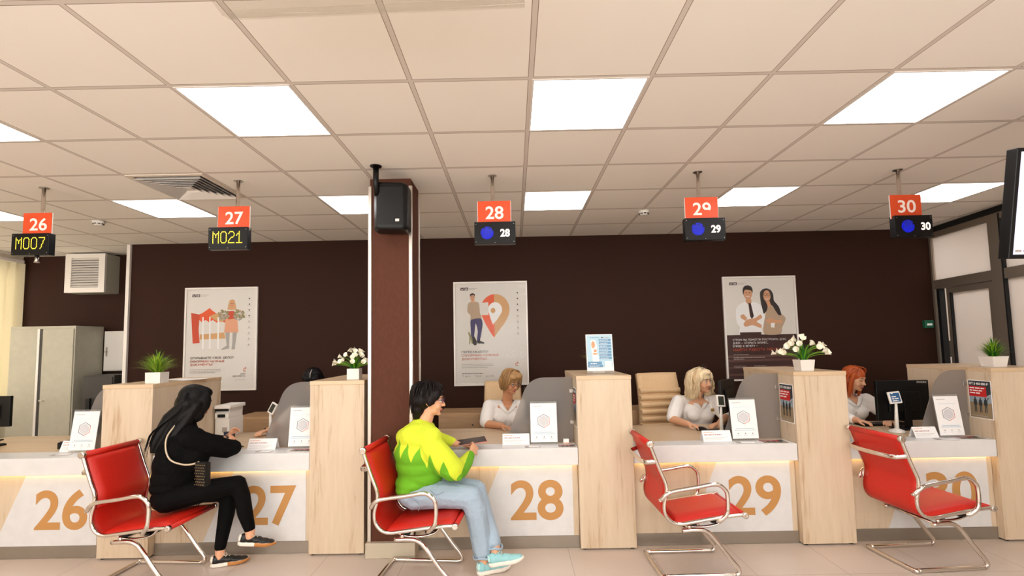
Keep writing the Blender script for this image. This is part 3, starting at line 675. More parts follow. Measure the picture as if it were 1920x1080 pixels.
t = thing('vent_box', 'cream metal ventilation box with horizontal louvres high on the recess wall', 'vent box', (-5.69, 4.05, 2.6))
b_ = MB(); b_.box(-5.95, -5.43, 3.98, 4.199, 2.335, 2.845, bev=0.004); part('housing', b_, M['cab_grey'], t)
b_ = MB(); b_.box(-5.95, -5.43, 3.955, 3.98, 2.335, 2.40); b_.box(-5.95, -5.43, 3.955, 3.98, 2.79, 2.845); b_.box(-5.95, -5.87, 3.955, 3.98, 2.40, 2.79); b_.box(-5.51, -5.43, 3.955, 3.98, 2.40, 2.79)
part('frame', b_, M['frame_white'], t)
b_ = MB(); b_.box(-5.87, -5.51, 3.976, 3.982, 2.40, 2.79); part('backing', b_, M['black_matte'], t)
b_ = MB()
for k in range(12):
    z = 2.405+k*0.0325
    b_.prism([(-5.868, 3.977, z+0.030), (-5.868, 3.957, z+0.004), (-5.868, 3.957, z), (-5.868, 3.977, z+0.024)], (0.356, 0, 0))
part('louvre', b_, M['frame_white'], t)

# ------------------------------------------------------------------ brown column with its speaker
CX0, CX1, CY0, CY1 = -1.214, -0.896, 1.41, 1.72
t = thing('column', 'square brown clad column with pale metal corner strips between counters 27 and 28', 'column', (-1.055, 1.56, 0), kind='structure')
b_ = MB(); b_.box(CX0, CX1, CY0, CY1, 0.0, CEIL-0.001); part('shaft', b_, M['column_wall'], t)
for x, y in ((CX0, CY0), (CX1, CY0), (CX0, CY1), (CX1, CY1)):
    b_ = MB(); b_.box(x-0.012 if x == CX0 else x-0.014, x+0.014 if x == CX0 else x+0.012, y-0.012 if y == CY0 else y-0.014, y+0.014 if y == CY0 else y+0.012, 0.11, CEIL-0.06, bev=0.003); part('corner_strip', b_, M['alu'], t)
b_ = MB(); b_.box(CX0-0.02, CX1+0.03, CY0-0.04, CY1+0.02, 0, 0.11, bev=0.004); part('plinth', b_, mat('plinth_cream', rgb(192, 180, 158), 0.45, bump=(20, 0.1, 0.002)), t)
b_ = MB(); b_.box(CX0+0.01, CX1-0.01, CY0-0.016, CY0-0.001, 0.555, 0.765, bev=0.002); part('bumper_board', b_, M['oak_h'], t)
t = thing('speaker', 'black wall speaker hanging on a ceiling pole in front of the column', 'speaker', (-1.0, 1.24, 2.6))
b_ = MB(); b_.tube([(-1.09, 1.13, CEIL-0.002), (-1.09, 1.13, 2.74), (-1.09, 1.17, 2.66)], 0.021, seg=14); part('pole', b_, M['black'], t)
b_ = MB(); b_.lathe([(0.042, CEIL-0.006), (0.042, CEIL-0.001)], (-1.09, 1.13, 0)); part('flange', b_, M['black'], t)
b_ = MB()
pr = [(-1.125, 1.33), (-1.135, 1.24), (-1.09, 1.15), (-0.90, 1.17), (-0.873, 1.21), (-0.873, 1.33)]
for i, (z, s) in enumerate(((2.405, 0.9), (2.42, 1.0), (2.74, 1.0), (2.762, 0.93))): pass
cxs, cys = -1.0, 1.24
rings = []
for z, s in ((2.405, 0.88), (2.42, 0.98), (2.44, 1.0), (2.72, 1.0), (2.745, 0.97), (2.76, 0.88)):
    rings.append([b_.bm.verts.new((cxs+(x-cxs)*s, cys+(y-cys)*s, z)) for x, y in pr])
for a, c in zip(rings, rings[1:]):
    for q in range(6): b_.bm.faces.new((a[q], a[(q+1) % 6], c[(q+1) % 6], c[q]))
b_.bm.faces.new(rings[0][::-1]); b_.bm.faces.new(rings[-1])
part('cabinet', b_, M['black'], t, bevel=0.008)
b_ = MB(); b_.box(-0.956, -0.928, 1.1585, 1.1625, 2.462, 2.482); part('badge', b_, M['steel'], t)

# ------------------------------------------------------------------ counters
def partition(x0, x1, lab):
    y0 = 1.457+0.0091*x0; y1 = 2.30
    t = thing('counter_partition', lab, 'partition cabinet', ((x0+x1)/2, (y0+y1)/2, 0))
    b_ = MB(); b_.box(x0, x1, y0, y1, 0.012, 1.270, bev=0.0012); part('body', b_, M['oak'], t)
    b_ = MB(); b_.box(x0-0.002, x1+0.002, y0-0.004, y1+0.004, 1.270, 1.300, bev=0.0015); part('top_board', b_, M['oak_top'], t)
    for x in (x0+0.03, x1-0.03):
        for y in (y0+0.03, y1-0.03):
            b_ = MB(); b_.lathe([(0.016, 0.0), (0.016, 0.012)], (x, y, 0)); part('foot', b_, M['black_matte'], t)
    return t, y0
PX = {'A': (-3.267, -2.883), 'B': (-1.681, -1.265), 'C': (0.366, 0.785), 'D': (2.043, 2.445), 'E': (3.571, 4.06)}
partition(*PX['A'], 'tall oak partition cabinet left of the woman in black, grass pot on top')
partition(*PX['B'], 'tall oak partition cabinet beside the brown column, flower pot on top')
partition(*PX['C'], 'tall oak partition cabinet between counters 28 and 29, blue notice on top')
partition(*PX['D'], 'tall oak partition cabinet between counters 29 and 30, flower pot on top')
partition(*PX['E'], 'tall oak partition cabinet at the right edge of the photo')

def counter(x0, x1, no, lab, slant_left=None, white=True):
    t = thing('service_counter', lab, 'counter', ((x0+x1)/2, 1.9, 0))
    g = 0.003; yf = 1.525+0.0091*x0
    b_ = MB(); b_.box(x0+g, x1-g, yf, yf+0.02, 0.09, 0.63); part('front_panel', b_, M['oak'], t)
    b_ = MB(); b_.box(x0+g, x1-g, yf-0.006, yf+0.02, 0.002, 0.09); part('kickplate', b_, M['kick'], t)
    # slanted white field with the number
    xr = x1-0.045
    b_ = MB(); b_.prism([(x1-0.83, yf-0.0005, 0.092), (xr, yf-0.0005, 0.092), (xr, yf-0.0005, 0.628), (x1-0.60, yf-0.0005, 0.628)], (0, -0.004, 0)); part('number_field', b_, M['white_panel'], t)
    f = Flat((x1-0.525, yf-0.0055, 0.207), (1, 0, 0), (0, 0, 1), 0.0004)
    f.text(no, 0, 0, 0.302, M['digit'], width=0.405, bold=0.022); f.build('numeral', t, 'tan numeral %s' % no)
    b_ = MB()
    b_.box(x0+g, x1-g, 1.470+0.0091*x0, 1.665, 0.628, 0.757, bev=0.004); part('white_slab', b_, M['white_stone'], t)
    b_ = MB(); b_.box(x0+g, x1-g, 1.667, 2.44, 0.732, 0.7565, bev=0.002); part('desk_top', b_, M['oak_top'], t)
    b_ = MB(); b_.box(x0+0.02, x1-0.02, yf-0.022, yf-0.006, 0.6225, 0.6275); part('light_strip', b_, M['warm_led'], t)
    b_ = MB(); b_.box(x0+g, x0+0.022, yf+0.02, 2.40, 0.005, 0.731); b_.box(x1-0.022, x1-g, yf+0.02, 2.40, 0.005, 0.731); part('side_panel', b_, M['oak'], t)
    return t
counter(-5.0, -3.267, '26', 'white edged service counter numbered 26 at the left')
counter(-2.883, -1.681, '27', 'white edged service counter numbered 27 behind the woman in black')
counter(-0.893, 0.366, '28', 'white edged service counter numbered 28 behind the woman in green')
counter(0.785, 2.043, '29', 'service counter with numeral 29, the platinum haired clerk behind it')
counter(2.445, 3.571, '30', 'service counter with numeral 30, rightmost of the numbered ones')
counter(4.06, 5.2, '31', 'service counter beyond the right edge of the photo')

def privacy(xr, wd, lab):
    """satin screen standing on the worktop, fixed to the partition's side"""
    y = 1.70
    pts = [(xr-wd, 0.757), (xr-0.006, 0.757), (xr-0.006, 1.278)]
    tl = (xr-wd+0.20, 1.278); bl_ = (xr-wd, 0.757)
    # rounded corner between the sloping side and the top edge
    cor = Vector((xr-wd+0.20, 1.278)); a = Vector((cor.x+0.13, cor.y)); dv = (Vector(bl_)-cor).normalized(); c = cor+dv*0.13
    for k in range(11):
        q = k/10; p = a*(1-q)**2+cor*2*q*(1-q)+c*q*q; pts.append((p.x, p.y))
    t = thing('privacy_screen', lab, 'desk screen', (xr-wd/2, y, 0.757))
    b_ = MB(); b_.prism([(x, y, z) for x, z in pts], (0, 0.006, 0)); part('panel', b_, M['satin'], t)
    for z in (0.90, 1.15):
        b_ = MB(); b_.box(xr-0.03, xr-0.001, y-0.004, y+0.012, z, z+0.03, bev=0.002); part('clip', b_, M['steel'], t)
    return t
privacy(-3.267, 0.45, 'grey satin desk screen behind the leftmost red chair, with a white device peeking past it')
privacy(-1.681, 0.50, 'grey satin desk screen hiding a dark haired clerk')
privacy(0.366, 0.56, 'grey satin desk screen beside the clerk with the blond bob')
privacy(2.043, 0.48, 'grey satin desk screen beside the clerk with curly platinum hair')
privacy(3.571, 0.42, 'grey satin desk screen in front of the large monitor, rightmost one')

# ------------------------------------------------------------------ hanging counter signs
def digits_led(f, body, x, y, h, cw, gap, m, dot):
    """seven by five lamp matrix characters"""
    F = {'M': ('10001', '11011', '10101', '10101', '10001', '10001', '10001'), '0': ('01110', '10001', '10001', '10001', '10001', '10001', '01110'),
         '7': ('11111', '00001', '00010', '00010', '00100', '00100', '01000'), '2': ('01110', '10001', '00001', '00110', '01000', '10000', '11111'),
         '1': ('00100', '01100', '10100', '00100', '00100', '00100', '11111')}
    f.k += 1
    for i, ch in enumerate(body):
        g = F[ch]; cx = x+i*(cw+gap)
        P_ = lambda c, r_: (cx+c*cw/4, y+h-r_*h/6)
        for r_ in range(7):
            for c in range(5):
                if g[r_][c] != '1': continue
                px, py = P_(c, r_)
                f.rect(px-dot/2, py-dot/2, px+dot/2, py+dot/2, m, False)
                for dc, dr in ((1, 0), (0, 1), (1, 1), (-1, 1)):
                    c2, r3 = c+dc, r_+dr
                    if 0 <= c2 < 5 and r3 < 7 and g[r3][c2] == '1' and not (dc and dr and (g[r_][c2] == '1' or g[r3][c] == '1')):
                        qx, qy = P_(c2, r3); d = Vector((qx-px, qy-py)); n = Vector((-d.y, d.x)).normalized()*dot*0.32
                        f.poly([(px-n.x, py-n.y), (px+n.x, py+n.y), (qx+n.x, qy+n.y), (qx-n.x, qy-n.y)], m, False)
def sign(no, px, py, plx, bx, led, lab):
    t = thing('counter_sign', lab, 'hanging sign', (px, py, CEIL))
    b_ = MB(); b_.tube([(px, py, 2.40), (px, py, CEIL-0.004)], 0.0135, seg=14); part('pole', b_, M['chrome'], t)
    b_ = MB(); b_.lathe([(0.034, CEIL-0.006), (0.034, CEIL-0.003), (0.03, CEIL-0.001)], (px, py, 0)); part('flange', b_, M['steel'], t)
    y = py-0.02; z0, z1 = 2.49, 2.658
    b_ = MB(); b_.box(plx[0], plx[1], y-0.004, y, z0-0.02, z1, M['sign_red'], bev=0.001)
    pl = part('number_plate', b_, M['sign_red'], t)
    b_ = MB(); b_.box(plx[0]-0.004, plx[1]+0.004, y+0.0005, y+0.005, z0-0.02, z1-0.001); part('plate_backing', b_, M['frame_white'], t)
    f = Flat((plx[0]+(plx[1]-plx[0])*0.235, y-0.0045, z0+0.026), (1, 0, 0), (0, 0, 1), 0.0003)
    f.text(no, 0, 0, 0.100, M['sign_white'], width=0.138, bold=0.016); f.build('numeral', t, 'white numeral %s' % no)
    b_ = MB(); b_.box(bx[0], bx[1], y-0.028, y+0.028, 2.318, 2.490, bev=0.003); part('display_box', b_, M['display'], t)
    f = Flat((bx[0], y-0.0285, 2.318), (1, 0, 0), (0, 0, 1), 0.0003)
    if led:
        digits_led(f, led, 0.038, 0.050, 0.086, 0.042, 0.018, M['amber'], 0.0062); f.build('display_text', t, 'amber text %s' % led)
    else:
        f.k += 1; rr = random.Random(int(no)); cx, cy = 0.097, 0.086
        f.ell(cx, cy, 0.040, 0.040, M['blue_disc'], layer=True); f.k += 1
        for q in range(7):
            rad = 0.006+q*0.0066; a = rr.uniform(0, 6)
            while rad > 0:
                sp = rr.uniform(0.5, 1.6); f.arc(cx, cy, rad, 0.0024, a, a+sp, M['blue_led'], 6); a += sp+rr.uniform(0.12, 0.35)
                if a > 6+2*PI-0.3 or a > 12: break
        f.build('emblem', t, 'blue round emblem of broken rings')
        f = Flat((bx[0], y-0.0285, 2.318), (1, 0, 0), (0, 0, 1), 0.0003)
        f.text(no, 0.198, 0.054, 0.060, M['white_led'], width=0.072, bold=0.03); f.build('display_text', t, 'white lit %s' % no)
    b_ = MB()
    for x in (bx[0]+0.013, bx[1]-0.013):
        for z in (2.335, 2.472): b_.lathe([(0.0025, -0.030), (0.0025, -0.0275)], (x, y, z), 'Y')
    b_.lathe([(0.0025, -0.030), (0.0025, -0.0275)], ((bx[0]+bx[1])/2, y, 2.328), 'Y')
    part('screw', b_, M['steel'], t)
    if no == '26':
        b_ = MB(); b_.lathe([(0.018, 2.262), (0.012, 2.285), (0.014, 2.318)], (bx[0]+0.18, y, 0)); part('call_sensor', b_, M['steel'], t)
sign('26', -3.828, 1.452, (-3.957, -3.732), (-4.017, -3.722), 'M007', 'hanging sign 26 whose display shows M007 in amber')
sign('27', -2.238, 1.384, (-2.375, -2.133), (-2.433, -2.131), 'M021', 'hanging sign 27 whose display shows M021 in amber')
sign('28', -0.253, 1.382, (-0.368, -0.116), (-0.395, -0.081), None, 'hanging sign 28 with blue emblem, nearest to the black speaker')
sign('29', 1.348, 1.393, (1.230, 1.481), (1.214, 1.522), None, 'hanging sign 29 with blue emblem, above the man and woman poster')
sign('30', 2.936, 1.438, (2.841, 3.079), (2.846, 3.135), None, 'hanging sign 30 with blue emblem, next to the glass partition')

# ------------------------------------------------------------------ television at the right edge
tv = thing('television', 'large black television cut by the right edge, screen tilted down', 'television', (2.95, 0.2, 2.2))
tm = Matrix.Translation((2.50, 0.20, 2.235)) @ Matrix.Rotation(R(10), 4, 'X')
b_ = MB(); b_.box(0, 1.0, -0.028, 0.03, -0.285, 0.285, bev=0.004, mat4=tm); part('bezel', b_, M['black'], tv)
b_ = MB(); b_.box(0.022, 0.978, -0.0292, -0.0282, -0.262, 0.265, mat4=tm); part('screen', b_, M['tv_screen'], tv)
f = Flat(tm @ Vector((0.03, -0.0296, -0.25)), (1, 0, 0), tm.to_3x3() @ Vector((0, 0, 1))); f.bars(0, 0, 0.012, 0.16, M['ink_grey'], 3); f.build('screen_text', tv)
b_ = MB(); b_.tube([(3.0, 0.26, CEIL-0.002), (3.0, 0.26, 2.3)], 0.02); b_.box(2.9, 3.1, 0.225, 0.28, 2.2, 2.35); part('ceiling_bracket', b_, M['black'], tv)

# ------------------------------------------------------------------ back of the office
t = thing('filing_cabinet', 'tall grey two-door metal cabinet in the left recess', 'cabinet', (-5.93, 3.88, 0))
b_ = MB(); b_.box(-6.33, -5.52, 3.675, 4.09, 0.0, 1.89, bev=0.003); part('body', b_, M['cab_grey'], t)
for x0, x1 in ((-6.315, -5.985), (-5.915, -5.535)):
    b_ = MB(); b_.box(x0, x1, 3.662, 3.675, 0.04, 1.855, bev=0.003); d = part('door', b_, M['cab_grey'], t)
    if x0 > -5.95:
        b_ = MB(); b_.lathe([(0.012, 3.655), (0.010, 3.648), (0.010, 3.6625)], (-5.90, 0, 0.98), 'Y'); b_.box(-5.91, -5.86, 3.640, 3.648, 0.972, 0.988, bev=0.002)
        b_.bm.verts.ensure_lookup_table(); h = b_.build('lock_handle', M['steel'], None); h.parent = d; h.data.transform(ORIG[t.name].inverted())
b_ = MB(); b_.box(-5.985, -5.955, 3.664, 3.675, 0.04, 1.855); part('mullion', b_, M['frame_white'], t)
b_ = MB(); b_.box(-5.955, -5.915, 3.670, 3.676, 0.04, 1.855); part('gap', b_, M['dark_grey'], t)
t = thing('low_cabinet', 'low dark grey metal cabinet between the tall grey cabinet and the wall edge', 'cabinet', (-5.18, 3.82, 0))
b_ = MB(); b_.box(-5.37, -4.99, 3.64, 4.02, 0, 1.275, bev=0.003); part('body', b_, M['dark_grey'], t)
b_ = MB(); b_.box(-5.355, -5.005, 3.628, 3.64, 0.03, 1.255, bev=0.003); part('door', b_, M['dark_grey'], t)
b_ = MB(); b_.box(-5.30, -5.25, 3.60, 3.628, 0.85, 1.0, bev=0.003); part('lock_box', b_, M['black'], t)
t = thing('key_box', 'white wall cabinet with a small handle above the low dark cabinet', 'wall cabinet', (-5.32, 4.15, 1.57))
b_ = MB(); b_.box(-5.50, -5.13, 4.08, 4.199, 1.31, 1.83, bev=0.003); part('body', b_, M['white_pl'], t)
b_ = MB(); b_.box(-5.48, -5.14, 4.066, 4.08, 1.325, 1.80, bev=0.003); part('door', b_, M['white_pl'], t)
b_ = MB(); b_.box(-5.45, -5.44, 4.05, 4.066, 1.50, 1.62); b_.box(-5.47, -5.42, 4.045, 4.05, 1.555, 1.565); part('handle', b_, M['steel'], t)

def sideboard(x0, x1, lab):
    t = thing('sideboard', lab, 'sideboard', ((x0+x1)/2, 3.3, 0))
    b_ = MB(); b_.box(x0, x1, 3.08, 3.53, 0.56, 0.815, bev=0.002); part('carcass', b_, M['oak_dark'], t)
    n = max(1, round((x1-x0)/0.6)); wd = (x1-x0)/n
    for k in range(n):
        b_ = MB(); b_.box(x0+k*wd+0.004, x0+(k+1)*wd-0.004, 3.063, 3.079, 0.575, 0.80, bev=0.0015); d = part('drawer_front', b_, M['oak_dark'], t)
        b_ = MB(); b_.lathe([(0.008, 3.050), (0.008, 3.0635)], (x0+(k+0.5)*wd, 0, 0.69), 'Y'); kk = b_.build('knob', M['dark_grey'], None); kk.data.transform(ORIG[t.name].inverted()); kk.parent = d
    b_ = MB()
    for x in (x0+0.01, x1-0.03): b_.box(x, x+0.02, 3.1, 3.5, 0, 0.56)
    b_.box(x0+0.02, x1-0.02, 3.48, 3.5, 0.0, 0.56)
    part('support', b_, M['black_matte'], t)
sideboard(-3.2, -1.75, 'low wooden sideboard behind counter 27, beside the printer')
sideboard(-0.95, 0.55, 'low wooden sideboard between the woman in green and the clerk with the blond bob')
sideboard(0.62, 1.9, 'low wooden sideboard left of the ribbed beige chair')

# printer
t = thing('printer', 'white multifunction printer behind the oak partition at counter 27', 'printer', (-2.93, 2.38, 0.757))
b_ = MB(); b_.box(-3.15+0.28, -2.74, 2.20, 2.44, 0.757, 0.925, bev=0.006); part('body', b_, M['white_pl'], t)
b_ = MB(); b_.box(-2.868, -2.742, 2.19, 2.43, 0.925, 0.975, bev=0.004); part('output_section', b_, M['white_pl'], t)
b_ = MB(); b_.box(-2.84, -2.77, 2.186, 2.192, 0.935, 0.965); b_.box(-2.866, -2.75, 2.189, 2.24, 0.992, 1.010); part('paper_slot', b_, M['black'], t)
b_ = MB(); b_.box(-2.868, -2.722, 2.18, 2.44, 1.014, 1.046, bev=0.005); b_.box(-2.868, -2.742, 2.21, 2.43, 0.976, 0.990); b_.box(-2.76, -2.742, 2.21, 2.43, 0.988, 1.016); part('scanner_lid', b_, M['white_pl'], t)
b_ = MB(); b_.box(-2.80, -2.756, 2.197, 2.20, 0.80, 0.845); part('label_plate', b_, M['ink_grey'], t)

def office_chair(x, y, z0, z1, wd, rz, ribs, lab):
    t = thing('office_chair', lab, 'office chair', (x, y, 0), rz)
    n = 14
    rows = []
    for i in range(n+1):
        q = i/n; z = z0+(z1-z0)*q; yy = 0.30+0.05*math.sin(q*PI)*-1+0.08*q
        rows.append([(wd*(k/8-0.5)*(1.0-0.06*q), yy-0.03*(1-(2*k/8-1)**2)*-1, z) for k in range(9)])
    b_ = MB(); b_.grid(rows, thick=0.05)
    part('backrest', b_, M['beige_leather'], t, world=False)
    if ribs:
        for k in range(ribs):
            z = z0+0.05+(z1-z0-0.22)*k/(ribs-1)
            q = (z-z0)/(z1-z0); yy = 0.30-0.05*math.sin(q*PI)+0.08*q
            b_ = MB(); b_.tube([(wd*(j/8-0.5)*(0.98-0.06*q), yy-0.052+0.03*(1-(2*j/8-1)**2), z) for j in range(9)], 0.030)
            part('rib', b_, M['beige_leather'], t, world=False)
    b_ = MB(); b_.box(-wd/2, wd/2, -0.24, 0.27, 0.43, 0.50, bev=0.02); part('seat', b_, M['beige_leather'], t, world=False)
    for sx in (-1, 1):
        b_ = MB(); b_.tube(smoothpath([(sx*wd*0.5, 0.28, z0+0.12), (sx*(wd*0.5+0.03), 0.15, 0.70), (sx*(wd*0.5+0.03), -0.1, 0.69), (sx*(wd*0.5+0.02), -0.16, 0.60), (sx*wd*0.48, -0.1, 0.45)], 5), 0.012); part('armrest', b_, M['chrome'], t, world=False)
    b_ = MB(); b_.lathe([(0.028, 0.08), (0.028, 0.43)], (0, 0, 0)); part('gas_lift', b_, M['chrome'], t, world=False)
    for k in range(5):
        a = 2*PI*k/5; b_ = MB(); b_.tube([(0, 0, 0.10), (0.30*math.cos(a), 0.30*math.sin(a), 0.065)], [0.025, 0.014]); l = part('base_arm', b_, M['chrome'], t, world=False)
        b_ = MB(); b_.lathe([(0.026, -0.012), (0.026, 0.012)], (0.30*math.cos(a), 0.30*math.sin(a), 0.027), 'X'); c = b_.build('caster', M['black'], None); c.parent = l
    return t
office_chair(-0.24, 2.62, 0.52, 1.150, 0.42, R(0), 0, 'plain beige office chair behind the woman with bobbed hair at counter 28')
office_chair(1.46, 2.66, 0.55, 1.205, 0.48, R(6), 7, 'ribbed beige office chair behind the blonde woman at counter 29')
office_chair(3.22, 2.68, 0.52, 1.10, 0.42, R(0), 0, 'office chair behind the red haired woman at counter 30')
office_chair(-2.1, 2.66, 0.52, 1.05, 0.42, R(0), 0, 'office chair behind the hidden clerk at counter 27')

# ------------------------------------------------------------------ framed posters on the back wall
def poster(x0, x1, z0, z1, kind, lab):
    t = thing('framed_poster', lab, 'poster', ((x0+x1)/2, WALL_Y-0.01, (z0+z1)/2))
    W, H = x1-x0, z1-z0; y = WALL_Y-0.022
    b_ = MB(); fwd = 0.022
    for a, b, c, d in ((x0, x1, z0, z0+fwd), (x0, x1, z1-fwd, z1), (x0, x0+fwd, z0+fwd, z1-fwd), (x1-fwd, x1, z0+fwd, z1-fwd)):
        b_.box(a, b, y-0.006, WALL_Y-0.0005, c, d, bev=0.002)
    part('frame', b_, M['frame_white'], t)
    b_ = MB(); b_.box(x0+fwd, x1-fwd, y+0.006, WALL_Y-0.001, z0+fwd, z1-fwd); part('sheet', b_, M['print_white'], t)
    w_, h_ = W-2*fwd, H-2*fwd
    f = Flat((x0+fwd, y+0.0055, z0+fwd), (1, 0, 0), (0, 0, 1), 0.00004)
    X = lambda q: q*w_
    Y = lambda q: q*h_
    def poly(pts, m_, sm=None):
        if sm is None: sm = len(pts) >= 8
        if sm:
            n = len(pts); q = []
            for i in range(n):
                a, b, c, d = (Vector(pts[(i+k) % n]) for k in (-1, 0, 1, 2))
                for t_ in (0, 0.33, 0.66):
                    v = 0.5*((2*b)+(c-a)*t_+(2*a-5*b+4*c-d)*t_*t_+(3*b-a-3*c+d)*t_**3); q.append((v.x*0.75+(b.x+(c.x-b.x)*t_)*0.25, v.y*0.75+(b.y+(c.y-b.y)*t_)*0.25))
            pts = q
        f.poly([(X(a), Y(b)) for a, b in pts], M[m_])
    def ell(cx, cy, rx, ry, m_): f.ell(X(cx), Y(cy), X(rx), Y(ry), M[m_])
    # emblem top left: two small dark squares with white marks
    e = 0.055
    top = 0.955 if kind != 'tent' else 0.945
    for k in (0, 1):
        f.rect(X(0.075+k*0.058), Y(top-0.022), X(0.128+k*0.058), Y(top+0.006), M['ink_brown'])
    f.line([(X(0.085), Y(top-0.003)), (X(0.100), Y(top-0.016)), (X(0.118), Y(top-0.003))], 0.005, M['ink_white'])
    f.line([(X(0.142), Y(top-0.004)), (X(0.176), Y(top-0.004)), (X(0.142), Y(top-0.014)), (X(0.176), Y(top-0.014))], 0.004, M['ink_white'])
    f.bars(X(0.195), Y(top-0.004), 0.005, X(0.12), M['ink_grey'], 1); f.bars(X(0.195), Y(top-0.016), 0.005, X(0.09), M['ink_grey'], 2)
    if kind != 'pair':
        for k in range(8 if kind == 'pin' else 9):
            zz = (0.90-0.058*k)
            f.ell(X(0.905 if kind == 'tent' else 0.885), Y(zz), 0.009, 0.009, M['ink_grey' if k > 3 else 'ink'], 8)
            f.bars(X(0.875), Y(zz-0.016), 0.003, X(0.06), M['ink_grey'], k)
    if kind == 'tent':
        poly([(0.065, 0.765), (0.11, 0.752), (0.175, 0.745), (0.225, 0.76), (0.28, 0.785), (0.33, 0.81), (0.37, 0.785), (0.43, 0.755), (0.52, 0.735), (0.60, 0.73), (0.60, 0.70), (0.55, 0.66), (0.50, 0.68), (0.44, 0.66), (0.38, 0.69), (0.33, 0.665), (0.28, 0.69), (0.22, 0.67), (0.19, 0.69)], 'ink_orange', False)
        poly([(0.065, 0.765), (0.19, 0.745), (0.18, 0.60), (0.20, 0.46), (0.10, 0.455)], 'ink_red')
        poly([(0.33, 0.73), (0.43, 0.755), (0.60, 0.73), (0.60, 0.69), (0.50, 0.665), (0.40, 0.69)], 'ink_tan')
        poly([(0.20, 0.545), (0.55, 0.56), (0.57, 0.50), (0.20, 0.495)], 'ink_tan')
        for a in (0.23, 0.33, 0.45): poly([(a, 0.72), (a+0.018, 0.72), (a+0.03, 0.40), (a+0.005, 0.40)], 'ink_white')
        poly([(0.575, 0.74), (0.66, 0.775), (0.73, 0.74), (0.755, 0.56), (0.55, 0.56)], 'ink_peach')
        poly([(0.60, 0.775), (0.69, 0.775), (0.70, 0.70), (0.60, 0.69)], 'ink_red')
        poly([(0.565, 0.56), (0.63, 0.56), (0.625, 0.44), (0.63, 0.40), (0.52, 0.385), (0.515, 0.395), (0.59, 0.43)], 'ink_boot')
        poly([(0.67, 0.56), (0.735, 0.56), (0.71, 0.42), (0.71, 0.39), (0.66, 0.39), (0.67, 0.44)], 'ink_boot')
        poly([(0.60, 0.84), (0.62, 0.885), (0.655, 0.895), (0.69, 0.885), (0.71, 0.83), (0.715, 0.79), (0.59, 0.79)], 'ink_tan')
        ell(0.655, 0.848, 0.036, 0.032, 'ink_skin'); poly([(0.635, 0.82), (0.675, 0.82), (0.68, 0.785), (0.63, 0.785)], 'ink_skin')
        for xx in (0.641, 0.669): ell(xx, 0.852, 0.006, 0.004, 'ink')
        f.line([(X(0.642), Y(0.832)), (X(0.655), Y(0.828)), (X(0.668), Y(0.832))], 0.005, M['ink_red'])
        rr = random.Random(5)
        for k in range(60):
            a = rr.uniform(0, 6.28); q = rr.random()**0.5
            for cx in (0.54, 0.76):
                ell(cx+0.075*q*math.cos(a)+rr.uniform(-.01, .01), 0.735+0.055*q*math.sin(a), 0.014, 0.009, rr.choice(['ink_olive', 'ink_sand', 'ink_olive', 'ink_boot']))
        tl = (('ОТКРЫВАЕТЕ СВОЕ ДЕЛО?', 0.300, 0.62, 'ink'), ('ОФОРМИМ НУЖНЫЕ', 0.266, 0.49, 'ink_red'), ('ДОКУМЕНТЫ!', 0.234, 0.32, 'ink_red'))
    elif kind == 'pin':
        n = 40; pts = []
        for k in range(n+1):
            a = R(-28)+R(236)*k/n; pts.append((0.565+0.205*math.cos(a), 0.735+0.155*math.sin(a)))
        pts += [(0.42, 0.60), (0.50, 0.50), (0.545, 0.455), (0.60, 0.51), (0.70, 0.60)]
        half = lambda s: [(x, y) for x, y in pts if (x-0.55)*s >= 0]
        f.poly([(X(a), Y(b)) for a, b in pts], M['ink_tan'])
        lft = [(x, y) for x, y in pts if x <= 0.552]; lft = sorted(lft, key=lambda q: math.atan2(q[1]-0.68, q[0]-0.56) % (2*PI))
        f.poly([(X(0.552), Y(0.46))]+[(X(0.552), Y(0.889))]+[(X(a), Y(b)) for a, b in sorted(lft, key=lambda q: (math.atan2(q[1]-0.70, q[0]-0.5525)-PI/2) % (2*PI))], M['ink_orange'])
        hp = [(0.565+0.10*math.cos(R(-30)+R(240)*k/20), 0.735+0.074*math.sin(R(-30)+R(240)*k/20)) for k in range(21)]+[(0.50, 0.64), (0.53, 0.585), (0.60, 0.64)]
        poly(hp, 'ink_white', False); ell(0.535, 0.725, 0.034, 0.026, 'ink_tan')
        poly([(0.31, 0.80), (0.47, 0.81), (0.47, 0.68), (0.31, 0.685)], 'print_white')
        poly([(0.18, 0.79), (0.21, 0.815), (0.31, 0.815), (0.34, 0.79), (0.35, 0.70), (0.37, 0.665), (0.35, 0.635), (0.22, 0.62), (0.215, 0.68), (0.17, 0.72)], 'ink_sand')
        ell(0.245, 0.862, 0.034, 0.036, 'ink_skin'); poly([(0.225, 0.845), (0.27, 0.845), (0.28, 0.81), (0.22, 0.81)], 'ink_skin')
        poly([(0.205, 0.865), (0.212, 0.895), (0.245, 0.905), (0.28, 0.895), (0.282, 0.87), (0.262, 0.885), (0.225, 0.88)], 'ink_brown')
        for xx in (0.236, 0.258): ell(xx, 0.866, 0.006, 0.004, 'ink')
        f.line([(X(0.236), Y(0.845)), (X(0.247), Y(0.841)), (X(0.258), Y(0.845))], 0.005, M['ink_red'])
        poly([(0.22, 0.635), (0.36, 0.65), (0.385, 0.60), (0.375, 0.54), (0.34, 0.42), (0.30, 0.42), (0.315, 0.52), (0.285, 0.60), (0.26, 0.46), (0.225, 0.44), (0.215, 0.56)], 'ink_jean')
        poly([(0.225, 0.45), (0.265, 0.47), (0.30, 0.42), (0.295, 0.385), (0.265, 0.38), (0.24, 0.40)], 'ink'); poly([(0.30, 0.43), (0.34, 0.43), (0.41, 0.405), (0.40, 0.395), (0.305, 0.40)], 'ink')
